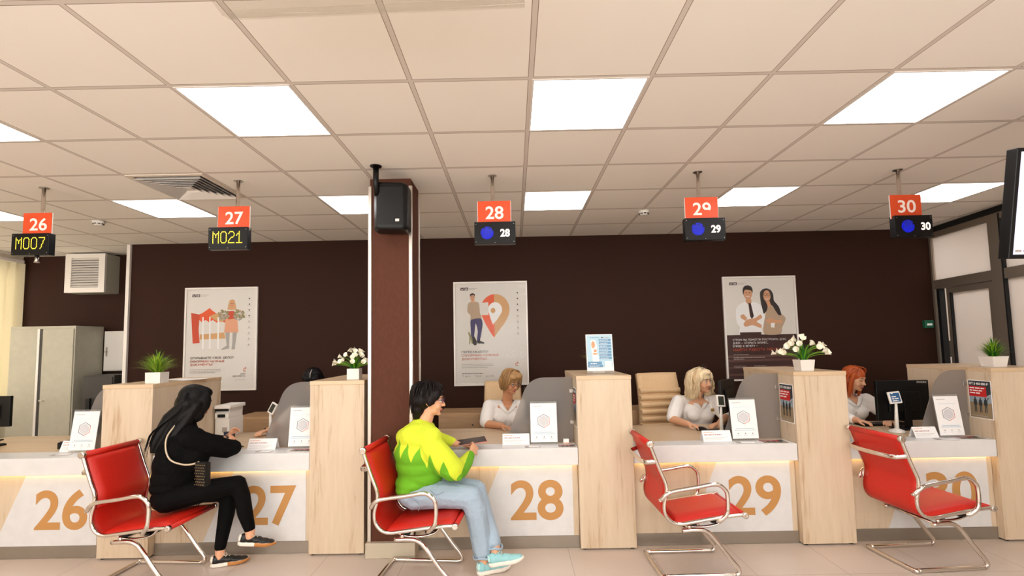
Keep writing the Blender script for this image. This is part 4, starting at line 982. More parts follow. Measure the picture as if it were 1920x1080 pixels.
        poly([(0.175, 0.51), (0.20, 0.51), (0.235, 0.45), (0.24, 0.40), (0.225, 0.40), (0.215, 0.44), (0.205, 0.395), (0.19, 0.395), (0.195, 0.46)], 'ink_olive')
        tl = (('ПЕРЕЕЗЖАЕТЕ?', 0.307, 0.37, 'ink'), ('ОФОРМИМ НУЖНЫЕ', 0.273, 0.52, 'ink_red'), ('ДОКУМЕНТЫ!', 0.238, 0.35, 'ink_red'))
    else:
        poly([(0, 0), (1, 0), (1, 0.435), (0, 0.435)], 'ink_brown')
        for q in (0.03, 0.10, 0.17, 0.21): poly([(0, q), (1, q+0.006), (1, q+0.03), (0, q+0.022)], 'ink_brown2')
        for cx, s in ((0.34, 0), ): 
            poly([(0.15, 0.68), (0.20, 0.735), (0.30, 0.765), (0.42, 0.76), (0.51, 0.73), (0.555, 0.66), (0.56, 0.53), (0.50, 0.50), (0.50, 0.435), (0.19, 0.435), (0.20, 0.51), (0.155, 0.56)], 'ink_white')
        poly([(0.19, 0.46), (0.50, 0.46), (0.50, 0.40), (0.20, 0.40)], 'ink_brown')
        ell(0.335, 0.845, 0.062, 0.058, 'ink_skin'); poly([(0.30, 0.80), (0.375, 0.80), (0.385, 0.755), (0.34, 0.735), (0.30, 0.76)], 'ink_skin')
        poly([(0.27, 0.83), (0.262, 0.885), (0.29, 0.92), (0.34, 0.928), (0.39, 0.915), (0.408, 0.88), (0.40, 0.845), (0.385, 0.875), (0.31, 0.885), (0.285, 0.87)], 'ink')
        f.line([(X(0.312), Y(0.820)), (X(0.335), Y(0.812)), (X(0.358), Y(0.820))], 0.007, M['ink_white'])
        for xx in (0.31, 0.36): ell(xx, 0.853, 0.009, 0.005, 'ink')
        poly([(0.335, 0.75), (0.37, 0.75), (0.405, 0.62), (0.375, 0.59), (0.35, 0.62)], 'ink_brown')
        poly([(0.25, 0.54), (0.30, 0.585), (0.42, 0.60), (0.50, 0.635), (0.52, 0.60), (0.44, 0.565), (0.51, 0.53), (0.49, 0.50), (0.38, 0.53), (0.28, 0.515)], 'ink_skin')
        poly([(0.21, 0.63), (0.26, 0.64), (0.31, 0.60), (0.28, 0.575), (0.22, 0.60)], 'ink_skin')
        poly([(0.56, 0.60), (0.60, 0.70), (0.66, 0.735), (0.74, 0.71), (0.80, 0.64), (0.86, 0.59), (0.80, 0.50), (0.77, 0.435), (0.55, 0.435), (0.53, 0.50)], 'ink_sand')
        poly([(0.515, 0.75), (0.51, 0.85), (0.55, 0.885), (0.61, 0.895), (0.67, 0.875), (0.70, 0.83), (0.705, 0.77), (0.77, 0.71), (0.80, 0.63), (0.76, 0.625), (0.71, 0.68), (0.68, 0.72), (0.62, 0.74), (0.60, 0.68), (0.55, 0.64), (0.53, 0.70)], 'ink')
        ell(0.608, 0.818, 0.052, 0.058, 'ink_skin'); poly([(0.585, 0.77), (0.64, 0.77), (0.66, 0.72), (0.62, 0.70)], 'ink_skin')
        for xx in (0.585, 0.635): f.arc(X(xx), Y(0.832), 0.014, 0.004, 0, 2*PI, M['ink'], 10)
        f.line([(X(0.588), Y(0.792)), (X(0.61), Y(0.784)), (X(0.632), Y(0.792))], 0.006, M['ink_white'])
        poly([(0.57, 0.575), (0.64, 0.60), (0.72, 0.575), (0.80, 0.58), (0.80, 0.545), (0.68, 0.54), (0.60, 0.545)], 'ink_skin')
        poly([(0.64, 0.545), (0.70, 0.55), (0.69, 0.50), (0.64, 0.505)], 'ink_white')
        for s_, zz, ww, c in (('УТРОМ МЫ ПОМОГЛИ ПОСТРОИТЬ ДОМ,', 0.378, 0.76, 'ink_white'), ('ДНЕМ – ОТКРЫТЬ БИЗНЕС,', 0.347, 0.50, 'ink_white'), ('БЛИЖЕ К ВЕЧЕРУ –', 0.316, 0.35, 'ink_white'), ('НАЙТИ РАБОТУ МЕЧТЫ', 0.277, 0.68, 'ink_red')):
            f.stroke_text(s_, X(0.085), Y(zz), Y(0.017 if c == 'ink_white' else 0.023), M[c], width=X(ww))
        for zz, ww in ((0.236, 0.22), (0.208, 0.45), (0.193, 0.15)): f.bars(X(0.085), Y(zz), Y(0.006), X(ww), M['ink_grey'], int(zz*1000))
        for xx in (0.085, 0.37): f.bars(X(xx), Y(0.125), Y(0.005), X(0.18), M['ink_grey'], 7); f.bars(X(xx), Y(0.112), Y(0.005), X(0.15), M['ink_grey'], 8)
        f.build('print', t); tl = ()
    if tl:
        x_ = 0.085 if kind == 'pin' else 0.075
        for s_, zz, ww, c in tl: f.stroke_text(s_, X(x_), Y(zz), Y(0.0185), M[c], width=X(ww), wt=0.17)
        for k in range(3): f.bars(X(x_), Y(0.192-0.016*k), Y(0.005), X(0.44-0.08*(k == 2)), M['ink_grey'], k+3)
        f.bars(X(x_), Y(0.100), Y(0.006), X(0.30), M['ink'], 12)
        # ring mark and its two lines of name
        f.arc(X(0.86), Y(0.185), 0.013, 0.006, 0.6, 5.4, M['ink_red'], 14); f.poly([(X(0.853), Y(0.196)), (X(0.872), Y(0.214)), (X(0.888), Y(0.196)), (X(0.872), Y(0.204))], M['ink_red'])
        if kind == 'tent': f.stroke_text('МОИ', X(0.80), Y(0.138), Y(0.011), M['ink'], width=X(0.065), wt=0.2); f.stroke_text('ДОКУМЕНТЫ', X(0.69), Y(0.118), Y(0.011), M['ink'], width=X(0.18)); f.bars(X(0.72), Y(0.085), 0.004, X(0.15), M['ink_grey'], 9)
        if kind == 'pin': f.stroke_text('Тел: 122, доб.', X(x_), Y(0.068), Y(0.018), M['ink_grey2'], width=X(0.46), wt=0.10)
        f.build('print', t)
    b_ = MB(); b_.box(x0+fwd, x1-fwd, y-0.0012, y+0.0002, z0+fwd, z1-fwd); part('glazing', b_, M['glazing'], t)
    return t
M['glazing'] = mat('thin_glazing', (1, 1, 1, 1), 0.02, trans=1.0, ior=1.12)
poster(-4.09, -3.205, 1.07, 2.315, 'tent', 'framed poster with an orange awning and a florist, left of the column')
poster(-0.832, 0.062, 1.072, 2.322, 'pin', 'framed poster with a large orange map pin and a man with a box')
poster(2.42, 3.30, 1.07, 2.323, 'pair', 'framed poster with a smiling man and woman over a brown band')
b_ = MB(); b_.box(4.80, 4.905, WALL_Y-0.04, WALL_Y-0.001, 1.66, 1.75, bev=0.004); cp = thing('call_point', 'small green call point box on the dark wall beside the glass partition', 'call point', (4.85, WALL_Y-0.02, 1.7)); part('housing', b_, M['green_box'], cp)
b_ = MB(); b_.box(4.825, 4.885, WALL_Y-0.043, WALL_Y-0.040, 1.688, 1.712); part('window', b_, M['paper'], cp)

# ------------------------------------------------------------------ things on the desks
ZD = 0.7575
def doc_stand(x0, wd, y, lab, yaw_=0, qr=True):
    """clear A4 stand with a sheet"""
    t = thing('document_stand', lab, 'document stand', (x0+wd/2, y, ZD), yaw_)
    tl = R(8); h = 0.334
    v = Vector((0, math.sin(tl), math.cos(tl)))
    b_ = MB(); b_.prism([(-wd/2, 0, 0), (wd/2, 0, 0), Vector((wd/2, 0, 0))+v*h, Vector((-wd/2, 0, 0))+v*h], (0, 0.003, 0)); b_.box(-wd/2, wd/2, 0.0, 0.09, 0, 0.003); part('acrylic', b_, M['acrylic'], t, world=False)
    f = Flat(Vector((-wd/2+0.003, -0.0006, 0.016)), (1, 0, 0), v, 0.00015); W = wd-0.006; H = h-0.03
    f.rect(0, 0, W, H, M['paper'])
    f.bars(0.02, H-0.026, 0.004, W*0.35, M['ink_grey'], 1)
    f.bars(0.03, H*0.80, 0.003, W*0.7, M['ink_blue2'], 2)
    cx, cy, r = W/2, H*0.54, 0.052
    if qr:
        for k in range(6):
            a0, a1 = PI/2+k*PI/3, PI/2+(k+1)*PI/3
            f.line([(cx+r*math.cos(a0), cy+r*math.sin(a0)), (cx+r*math.cos(a1), cy+r*math.sin(a1))], 0.0035, M['ink_red'] if k in (3, 4) else M['ink_navy'])
        f.poly([(cx+0.043*math.cos(PI/2+k*PI/3), cy+0.043*math.sin(PI/2+k*PI/3)) for k in range(6)], M['ink_hex'])
    f.bars(0.03, H*0.245, 0.003, W-0.06, M['ink_blue'], 4); f.bars(0.02, H*0.205, 0.003, W-0.04, M['ink_blue'], 5)
    for q in (0.22, 0.5, 0.78):
        f.ell(W*q, H*0.13, 0.004, 0.004, M['ink_navy'], 8); f.bars(W*q-0.012, H*0.08, 0.0025, 0.024, M['ink_grey'], int(q*10))
    f.build('sheet', t, world=False)
M['ink_hex'] = mat('print_hexagon_fill', rgb(206, 204, 206), 0.6, bump=(260, 0.0, 0.0005))
def name_card(x0, x1, y, lab, text=True, yaw_=0):
    t = thing('name_card', lab, 'name card', ((x0+x1)/2, y, ZD), yaw_); wd = x1-x0; h = 0.088
    v = Vector((0, math.sin(R(24)), math.cos(R(24)))); top = v*h
    b_ = MB(); b_.prism([(-wd/2, 0, 0), (wd/2, 0, 0), (wd/2, top.y, top.z), (-wd/2, top.y, top.z)], (0, 0.0012, 0))
    b_.prism([(-wd/2, 2*top.y, 0), (wd/2, 2*top.y, 0), (wd/2, top.y, top.z), (-wd/2, top.y, top.z)], (0, 0.0012, 0)); part('card', b_, M['paper'], t, world=False)
    f = Flat(Vector((-wd/2, -0.0005, 0)), (1, 0, 0), v, 0.00015)
    f.bars(0.012, h*0.80, 0.005, wd*0.35, M['ink_peach'], 1); f.bars(0.012, h*0.58, 0.0055, wd*0.62, M['ink_red2'], 2)
    for k in range(3): f.bars(0.012, h*(0.38-0.12*k), 0.002, wd*(0.8-0.1*k), M['ink_grey'], k)
    f.build('print', t, world=False)
M['ink_red2'] = mat('print_brick', rgb(170, 110, 104), 0.5)
doc_stand(-3.70, 0.215, 1.63, 'clear stand with a white sheet, half hidden by the partition at counter 26')
doc_stand(-1.935, 0.22, 1.63, 'hexagon notice stand partly cut off by the partition beside the column')
doc_stand(0.008, 0.218, 1.62, 'hexagon notice stand beside the small pink and white box')
doc_stand(1.612, 0.212, 1.62, 'hexagon notice stand beside the platinum haired clerk')
doc_stand(3.235, 0.20, 1.60, 'hexagon notice stand to the right of the lit blue screen')
name_card(-3.80, -3.58, 1.66, 'small folded name card at counter 26 behind the red chair')
name_card(-2.245, -2.02, 1.60, 'folded name card beside the dark pen')
name_card(-0.215, 0.0, 1.62, 'folded name card below the hand of the clerk with the blond bob')
name_card(1.375, 1.60, 1.60, 'folded name card in front of the clerk with curly platinum hair')
name_card(3.045, 3.23, 1.60, 'folded name card beside the lit blue rating device')

def soldier_leaflet(o, u, v, wd, h, name, lab, thick=0.001):
    u = Vector(u).normalized(); v = Vector(v).normalized(); n = u.cross(v); o = Vector(o)
    t = thing(name, lab, 'leaflet', o+u*wd/2+v*h/2)
    b_ = MB(); b_.prism([o-n*thick, o+u*wd-n*thick, o+u*wd+v*h-n*thick, o+v*h-n*thick], n*thick); part('sheet', b_, M['paper'], t)
    f = Flat(o+n*0.0003, u, v, 0.00006); s = h/0.32; g = 0.006
    f.rect(g, g, wd-g, h*0.42, M['mil_ground']); f.rect(g, h*0.42, wd-g, h*0.66, M['mil_sky']); f.rect(g, h*0.66, wd-g, h-g, M['mil_dark'])
    f.poly([(g, h*0.84), (wd*0.78, h*0.84), (wd*0.78, h*0.57), (g, h*0.57)], M['mil_red'])
    f.poly([(wd*0.78, h*0.84), (wd-g, h*0.86), (wd-g, h*0.66), (wd*0.78, h*0.60)], M['mil_dark'])
    f.text('ОТ 5 450 000 ₽', wd*0.07, h*0.875, h*0.065, M['ink_white'], width=wd*0.80, bold=0.03)
    for k in range(3): f.bars(wd*0.07, h*(0.775-0.065*k), h*0.028, wd*(0.64-0.1*k), M['ink_white'], k)
    for cx, q in ((0.28, 1.0), (0.50, 0.96), (0.72, 1.0)):
        c = wd*cx; b = h*0.16; H = h*0.40*q; f.k += 1
        f.ell(c, b+H*0.93, wd*0.032, H*0.07, M['mil_dark'], 10, layer=False)
        f.poly([(c-wd*0.07, b+H*0.80), (c-wd*0.03, b+H*0.87), (c+wd*0.03, b+H*0.87), (c+wd*0.07, b+H*0.80), (c+wd*0.075, b+H*0.50), (c+wd*0.04, b+H*0.45), (c-wd*0.04, b+H*0.45), (c-wd*0.075, b+H*0.50)], M['mil_dark'], False)
        for sx in (-1, 1): f.poly([(c+sx*wd*0.005, b+H*0.46), (c+sx*wd*0.045, b+H*0.46), (c+sx*wd*0.05, b), (c+sx*wd*0.018, b)], M['mil_dark'], False)
        f.line([(c-wd*0.06, b+H*0.52), (c+wd*0.05, b+H*0.70)], wd*0.02, M['ink'])
    f.line([(wd*0.78, h*0.48), (wd*0.86, h*0.56)], wd*0.028, M['mil_dark'])
    f.bars(wd*0.10, h*0.06, h*0.02, wd*0.7, M['ink_grey'], 5)
    f.build('print', t)
for k, lab in (('C', 'soldiers leaflet seen at a grazing angle beneath the blue notice'), ('D', 'soldiers leaflet on the partition side beneath the white flowers'), ('E', 'soldiers leaflet on the rightmost partition, beneath the grass pot')):
    soldier_leaflet((PX[k][0]-0.0015, 1.690, 0.90), (0, -1, 0), (0, 0, 1), 0.195, 0.30, 'leaflet', lab)
soldier_leaflet((0.215, 1.485, ZD+0.001), (1, 0, 0), (0, 1, 0), 0.145, 0.10, 'leaflet', 'small soldiers leaflet lying flat under the pink and white box')
soldier_leaflet((1.80, 1.50, ZD+0.001), (1, -0.05, 0), (0.05, 1, 0), 0.20, 0.14, 'leaflet', 'small soldiers leaflet lying flat on the worktop left of the empty counter 30 chair')
soldier_leaflet((3.33, 1.52, ZD+0.001), (1, -0.05, 0), (0.05, 1, 0), 0.20, 0.12, 'leaflet', 'small leaflet lying flat on the rightmost numbered worktop')
soldier_leaflet((-1.88, 1.50, ZD+0.001), (1, -0.05, 0), (0.05, 1, 0), 0.19, 0.12, 'leaflet', 'small leaflet lying flat near the pen and the brown column')
def booklet(x, y, wd, dp, rz, lab, m_='ink_grey'):
    t = thing('taped_slip', lab, 'paper slip', (x, y, ZD), rz)
    b_ = MB(); b_.box(-wd/2, wd/2, -dp/2, dp/2, 0.0003, 0.0015); part('backing', b_, M[m_], t, world=False)
    b_ = MB(); b_.box(-wd*0.25, wd/2-0.006, -dp/2+0.006, dp/2-0.006, 0.0015, 0.0022); part('sheet', b_, M['paper'], t, world=False)
booklet(-2.07, 1.525, 0.13, 0.06, R(-12), 'grey edged paper slip on the worktop to the right of the woman in black')
booklet(-3.67, 1.54, 0.13, 0.05, R(15), 'grey edged paper slip on the worktop behind the leftmost red chair')
booklet(0.02, 1.525, 0.12, 0.06, R(0), 'grey edged paper slip on the worktop to the right of the woman in green')
booklet(1.68, 1.54, 0.15, 0.07, R(-10), 'grey edged paper slip above the numeral 9 on the white worktop')
booklet(3.22, 1.53, 0.15, 0.06, R(-10), 'grey edged paper slip on the rightmost numbered worktop, below the hexagon stand')
t = thing('pen', 'dark pen lying on the desk at counter 27', 'pen', (-2.40, 1.74, ZD), R(-20))
b_ = MB(); b_.tube([(-0.06, 0, 0.006), (-0.055, 0, 0.006), (0.055, 0, 0.006), (0.07, 0, 0.006)], [0.002, 0.0055, 0.0055, 0.003]); part('barrel', b_, M['black'], t, world=False)
b_ = MB(); b_.box(-0.05, -0.01, -0.002, 0.002, 0.011, 0.013); part('clip', b_, M['steel'], t, world=False)
t = thing('eraser_box', 'small white and pink box beside the leaflet at counter 28', 'box', (0.30, 1.655, ZD))
b_ = MB(); b_.box(0.27, 0.315, 1.63, 1.66, ZD, ZD+0.035, bev=0.002); part('box', b_, M['paper'], t)
b_ = MB(); b_.box(0.2695, 0.3155, 1.6295, 1.6605, ZD+0.001, ZD+0.008); part('pink_band', b_, M['ink_peach'], t)
t = thing('ink_pad', 'black box beside the name card at counter 26', 'box', (-3.86, 1.80, ZD))
b_ = MB(); b_.box(-3.91, -3.80, 1.76, 1.86, ZD, ZD+0.055, bev=0.004); part('body', b_, M['black'], t)
b_ = MB(); b_.box(-3.90, -3.81, 1.77, 1.85, ZD+0.055, ZD+0.06, bev=0.001); part('lid', b_, M['display'], t)

def monitor(x, y, wd, h, zc, rz, lab, text=None, sx=0.0):
    t = thing('monitor', lab, 'monitor', (x, y, ZD), rz)
    b_ = MB(); b_.box(-wd/2, wd/2, -0.012, 0.018, zc-h/2, zc+h/2, bev=0.004); part('housing', b_, M['black'], t, world=False)
    b_ = MB(); b_.box(-wd*0.3, wd*0.3, -0.03, -0.012, zc-h*0.28, zc+h*0.22, bev=0.006); part('rear_cover', b_, M['black'], t, world=False)
    b_ = MB(); b_.box(-wd/2+0.012, wd/2-0.012, 0.018, 0.0188, zc-h/2+0.014, zc+h/2-0.012); part('screen', b_, M['display'], t, world=False)
    b_ = MB(); b_.box(sx-0.03, sx+0.03, -0.035, -0.015, 0.01, zc, bev=0.003); part('neck', b_, M['black'], t, world=False)
    b_ = MB(); b_.box(sx-0.12, sx+0.12, -0.12, 0.05, 0.0, 0.012, bev=0.004); part('stand_base', b_, M['black'], t, world=False)
    if text:
        f = Flat((wd*0.28, -0.0125, zc+h/2-0.024), (1, 0, 0), (0, 0, 1), 0.0003); f.text(text, 0, 0, 0.015, M['ink_white'], width=0.085); f.build('label_text', t, world=False)
monitor(3.295, 2.03, 0.46, 0.345, 0.243, R(0), 'large black monitor seen from behind at counter 30', 'MODEZ', sx=0.02)
monitor(1.86, 2.26, 0.40, 0.30, 0.285, R(50), 'black monitor turned edge-on beside the blonde clerk at counter 29')
monitor(-4.98, 2.2, 0.44, 0.28, 0.27, R(0), 'black monitor at the left edge behind counter 26')
monitor(-1.90, 2.25, 0.46, 0.29, 0.27, R(20), 'monitor hidden behind the satin screen at counter 27')
monitor(0.15, 2.05, 0.36, 0.29, 0.27, R(0), 'dim monitor behind the satin screen at counter 28')
def keyboard(x, y, rz, lab):
    t = thing('keyboard', lab, 'keyboard', (x, y, ZD), rz)
    b_ = MB(); b_.box(-0.21, 0.21, -0.065, 0.065, 0.0, 0.016, bev=0.004); part('case', b_, M['black'], t, world=False)
    b_ = MB()
    for r_ in range(5):
        for c in range(15): b_.box(-0.20+c*0.027, -0.20+c*0.027+0.023, -0.058+r_*0.024, -0.058+r_*0.024+0.02, 0.016, 0.020)
    part('keys', b_, M['display'], t, world=False)
keyboard(-4.78, 1.93, R(0), 'black keyboard on the desk at the left edge')
keyboard(1.74, 2.02, R(8), 'black keyboard in front of the blonde clerk')
keyboard(3.24, 2.22, R(0), 'black keyboard below the large monitor at counter 30')
def mouse(x, y, rz, lab):
    t = thing('mouse', lab, 'computer mouse', (x, y, ZD), rz)
    b_ = MB(); b_.sphere((0, 0, 0.012), 1, sub=3, scl=(0.034, 0.058, 0.022))
    for v in b_.bm.verts: v.co.z = max(v.co.z, 0.0)
    part('shell', b_, M['black'], t, world=False)
    b_ = MB(); b_.lathe([(0.007, -0.003), (0.007, 0.003)], (0, -0.03, 0.030), 'X'); part('wheel', b_, M['steel'], t, world=False)
    return t
mouse(-0.105, 2.20, R(30), 'black mouse under the hand of the clerk at counter 28')
mouse(1.55, 2.10, R(25), 'black mouse under the hand of the blonde clerk')
b_ = MB(); b_.tube(smoothpath([(1.575, 2.05, ZD+0.004), (1.60, 1.95, ZD+0.004), (1.66, 1.90, ZD+0.004), (1.73, 1.90, ZD+0.004), (1.79, 1.95, ZD+0.004)], 6), 0.0028, seg=6)
tag(b_.build('mouse_cable', M['black']), 'thin black mouse cable looping on the desk at counter 29', 'cable')
def rating_device(x, y, z, wd, h, rx, rz, scr, lab, base=True, neck=None):
    t = thing('rating_tablet', lab, 'rating device', (x, y, ZD))
    mt = Matrix.Translation((x, y, z)) @ Matrix.Rotation(rz, 4, 'Z') @ Matrix.Rotation(rx, 4, 'Y') @ Matrix.Rotation(R(-12), 4, 'X')
    b_ = MB(); b_.box(-wd/2, wd/2, -0.009, 0.009, -h/2, h/2, bev=0.005, mat4=mt); part('housing', b_, M['white_pl'], t)
    b_ = MB(); b_.box(-wd/2+0.012, wd/2-0.012, -0.0105, -0.0092, -h/2+0.014, h/2-0.012, mat4=mt); part('screen', b_, scr, t)
    if scr is M['screen_blue']:
        f = Flat(mt @ Vector((-wd/2+0.02, -0.011, -0.03)), mt.to_3x3() @ Vector((1, 0, 0)), mt.to_3x3() @ Vector((0, 0, 1)), 0.0002)
        for k, q in enumerate((0.6, 0.75, 0.72)): f.bars(0, 0.034-k*0.017, 0.008, (wd-0.03)*q, M['ink_white'], k)
        f.bars(0, 0.062, 0.006, 0.018, M['ink_white'], 9); f.build('screen_text', t)
    b_ = MB(); bot = mt @ Vector((0, 0.004, -h/2)); pts = [bot] + (neck or [(bot.x, bot.y+0.01, ZD+0.03)])
    b_.tube(pts, [0.009]*(len(pts)-1)+[0.017], M['white_pl'], seg=12); part('neck', b_, M['white_pl'], t)
    b_ = MB(); e = Vector(pts[-1]); b_.lathe([(0.062, 0.0), (0.062, 0.008), (0.05, 0.018), (0.02, 0.03), (0.012, 0.04)], (e.x, e.y, ZD)); part('base', b_, M['white_pl'], t)
rating_device(3.091, 1.85, 1.045, 0.105, 0.10, R(-4), R(4), M['screen_blue'], 'white rating device with a lit blue screen on a stand at counter 30')
rating_device(1.660, 1.93, 1.035, 0.075, 0.10, R(4), R(8), M['lcd_dark'], 'small white rating device with dark screen in front of the blonde clerk')
rating_device(-2.250, 2.02, 1.030, 0.066, 0.10, R(24), R(-20), M['lcd_dark'], 'small tilted white rating device at counter 27')
rating_device(-3.93, 1.98, 0.96, 0.066, 0.10, R(22), R(-40), M['lcd_dark'], 'small white device behind the satin screen at counter 26')
# papers and sign on partition tops
for k in range(3):
    b_ = MB(); b_.box(-0.105, 0.105, -0.148, 0.148, 0, 0.0012, mat4=Matrix.Translation((-3.02+0.02*k, 1.98-0.01*k, 1.3005+0.0014*k)) @ Matrix.Rotation(R(70+14*k), 4, 'Z'))
    tag(b_.build('paper_sheet', M['paper']), ('bottom', 'middle', 'top')[k]+' white paper sheet lying on the oak partition behind the grass pot', 'paper', 'loose papers on the partition')
t = thing('blue_notice', 'pale blue notice in a clear stand on the oak partition between counters 28 and 29', 'document stand', (0.59, 1.70, 1.30))
tv_ = Vector((0, math.sin(R(8)), math.cos(R(8))))
b_ = MB(); b_.prism([(0.478, 1.66, 1.302), (0.702, 1.66, 1.302), Vector((0.702, 1.66, 1.302))+tv_*0.325, Vector((0.478, 1.66, 1.302))+tv_*0.325], (0, 0.003, 0)); b_.box(0.478, 0.702, 1.62, 1.75, 1.3005, 1.3035); part('acrylic', b_, M['acrylic'], t)
f = Flat(Vector((0.482, 1.6592, 1.325)), (1, 0, 0), tv_, 0.00015); W, H = 0.216, 0.30
f.rect(0, 0, W, H, M['paper']); f.rect(0.006, 0.03, W-0.006, H-0.006, M['ink_blue2'])
f.bars(0.03, H-0.028, 0.005, 0.08, M['ink_blue'], 1); f.ell(W*0.62, H-0.026, 0.006, 0.006, M['ink_navy'], 10); f.bars(W*0.66, H-0.028, 0.005, 0.05, M['ink_grey'], 1)
f.poly([(0.05, 0.07), (0.045, 0.15), (0.04, 0.22), (0.04, 0.25), (0.075, 0.252), (0.09, 0.20), (0.085, 0.15), (0.10, 0.12), (0.10, 0.06)], M['ink_white'])
f.ell(0.058, 0.215, 0.016, 0.03, M['ink_skin']); f.ell(0.072, 0.165, 0.013, 0.012, M['ink_skin']); f.ell(0.07, 0.14, 0.02, 0.008, M['ink_peach'])
for k in range(7): f.rect(0.105, 0.243-k*0.0245, 0.203, 0.261-k*0.0245, M['ink_blue']); f.bars(0.112, 0.249-k*0.0245, 0.004, 0.07-0.006*(k % 3), M['ink_white'], k)
f.rect(0.008, 0.052, 0.12, 0.076, M['ink_blue']); f.rect(0.008, 0.03, 0.128, 0.05, M['ink_blue_deep'] if 'ink_blue_deep' in M else M['ink_blue']); f.bars(0.03, 0.058, 0.005, 0.05, M['ink_white'], 3); f.bars(0.02, 0.037, 0.005, 0.08, M['ink_white'], 4)
f.rect(0.146, 0.028, 0.20, 0.078, M['paper'])
f.build('sheet', t)

# ------------------------------------------------------------------ potted plants
def pot(t, x, y, z, wt, wb, h, rz=0.0):
    b_ = MB(); mt = Matrix.Translation((x, y, z)) @ Matrix.Rotation(rz, 4, 'Z')
    def sq(a, zz): return [b_.bm.verts.new(mt @ Vector((sx*a/2, sy*a/2, zz))) for sx, sy in ((-1, -1), (1, -1), (1, 1), (-1, 1))]
    rs = [sq(wb, 0), sq(wt, h), sq(wt-0.008, h), sq(wt-0.014, h-0.012)]
    for a, b in zip(rs, rs[1:]):
        for q in range(4): b_.bm.faces.new((a[q], a[(q+1) % 4], b[(q+1) % 4], b[q]))
    b_.bm.faces.new(rs[0][::-1]); part('pot', b_, M['pot'], t, bevel=0.0015)
    b_ = MB(); a = (wt-0.015)/2; b_.box(-a, a, -a, a, h-0.014, h-0.010, mat4=mt); part('moss', b_, M['soil'], t)
def blades(b_, x, y, z, n, rad, hgt, rr, mats, wd=0.0045, qe=0.6):
    for k in range(n):
        a = rr.uniform(0, 2*PI); q = rr.random()**qe; L = hgt*rr.uniform(0.7, 1.15)
        out = rad*q*rr.uniform(0.75, 1.1); bx_, by_ = x+0.03*q*math.cos(a)*rr.random(), y+0.03*q*math.sin(a)*rr.random()
        hz = L*(1-0.62*q*q); dirv = Vector((math.cos(a), math.sin(a), 0)); side = Vector((-dirv.y, dirv.x, 0))
        m_ = b_.mi(rr.choice(mats)); prev = None; N = 5; droop = hz*rr.uniform(0.0, 0.35)*q
        for i in range(N+1):
            s = i/N; p = Vector((bx_, by_, z))+dirv*out*(s**1.3)+Vector((0, 0, hz*math.sin(s*PI*0.5)-droop*s**3)); wv = wd*(1-s**2*0.95)*0.5
            cur = (b_.bm.verts.new(p+side*wv), b_.bm.verts.new(p-side*wv))
            if prev: fc = b_.bm.faces.new((prev[0], prev[1], cur[1], cur[0])); fc.material_index = m_; fc.smooth = True
            prev = cur
def grass_pot(x, y, wt, wb, h, n, rad, hgt, mats, lab, seed, rz=0.0):
    t = thing('potted_grass', lab, 'potted plant', (x, y, 1.3005)); pot(t, x, y, 1.3005, wt, wb, h, rz)
    b_ = MB(); [b_.mi(q) for q in mats]; blades(b_, x, y, 1.3005+h-0.012, n, rad, hgt, random.Random(seed), mats, qe=0.4)
    o = b_.build('grass', None, t, world=True, keepn=True)
grass_pot(-2.965, 1.58, 0.115, 0.112, 0.085, 380, 0.20, 0.185, [M['grass'], M['grass2'], M['grass3'], M['grass2']], 'bushy yellow-green grass in a white square pot on the leftmost partition', 1, R(4))
grass_pot(0.60, 1.86, 0.10, 0.10, 0.08, 200, 0.19, 0.19, [M['grass'], M['grass2']], 'grass pot hidden behind the blue notice, only its blade tips showing', 2)
grass_pot(3.765, 1.66, 0.13, 0.105, 0.085, 330, 0.15, 0.17, [M['grass'], M['grass3'], M['grass3'], M['grass2']], 'dense green grass in a white tapered pot on the rightmost partition', 3)
def flower_pot(x, y, wt, wb, h, lab, seed, s=1.0, rz=0.0):
    t = thing('potted_flowers', lab, 'potted plant', (x, y, 1.3005)); pot(t, x, y, 1.3005, wt, wb, h, rz); rr = random.Random(seed); z = 1.3005+h-0.012
    b_ = MB(); mats = [M['grass3'], M['grass'], M['grass3']]; [b_.mi(q) for q in mats]
    blades(b_, x, y, z, 90, 0.10*s, 0.14*s, rr, mats, 0.009); b_.build('leaves', None, t, world=True, keepn=True)
    for k in range(30):
        a = rr.uniform(0, 2*PI); q = rr.random()**0.5; out = 0.15*s*q
        if k < 4: a = [PI+0.1, PI-0.3, -0.1, 0.3][k]; q = 1; out = (0.15+0.025*(k % 2))*s
        hz = (0.155*(1-0.65*q*q)+rr.uniform(-.01, .01))*s
        d = Vector((math.cos(a), math.sin(a), 0)); base = Vector((x, y, z)); pts = [base+d*out*(i/5)**1.4+Vector((0, 0, hz*math.sin(i/5*PI/2))) for i in range(6)]
        st = MB(); st.tube(pts, 0.0016, seg=5); so = st.build('stem', M['grass'], t, world=True)
        tip = pts[-1]; nd = (pts[-1]-pts[-2]).normalized(); nd = (nd+Vector((rr.uniform(-.4, .4), rr.uniform(-.5, .1), 0.3))).normalized()
        fb = MB(); qn = Vector((0, 0, 1)).rotation_difference(nd).to_matrix().to_4x4(); mt = Matrix.Translation(tip) @ qn
        rings = []
        for r_, hh in ((0.003, 0), (0.007, 0.010), (0.011, 0.020), (0.017, 0.028), (0.021, 0.030)):
            rings.append([fb.bm.verts.new(mt @ Vector((r_*s*math.cos(2*PI*j/8), r_*s*math.sin(2*PI*j/8), (hh+(0.008 if j == 0 else 0)*(r_ > 0.015))*s))) for j in range(8)])
        for a_, b2 in zip(rings, rings[1:]):
            for j in range(8): fc = fb.bm.faces.new((a_[j], a_[(j+1) % 8], b2[(j+1) % 8], b2[j])); fc.smooth = True
        fo = fb.build('flower', M['petal'], None); fo.data.transform(ORIG[t.name].inverted()); fo.parent = so
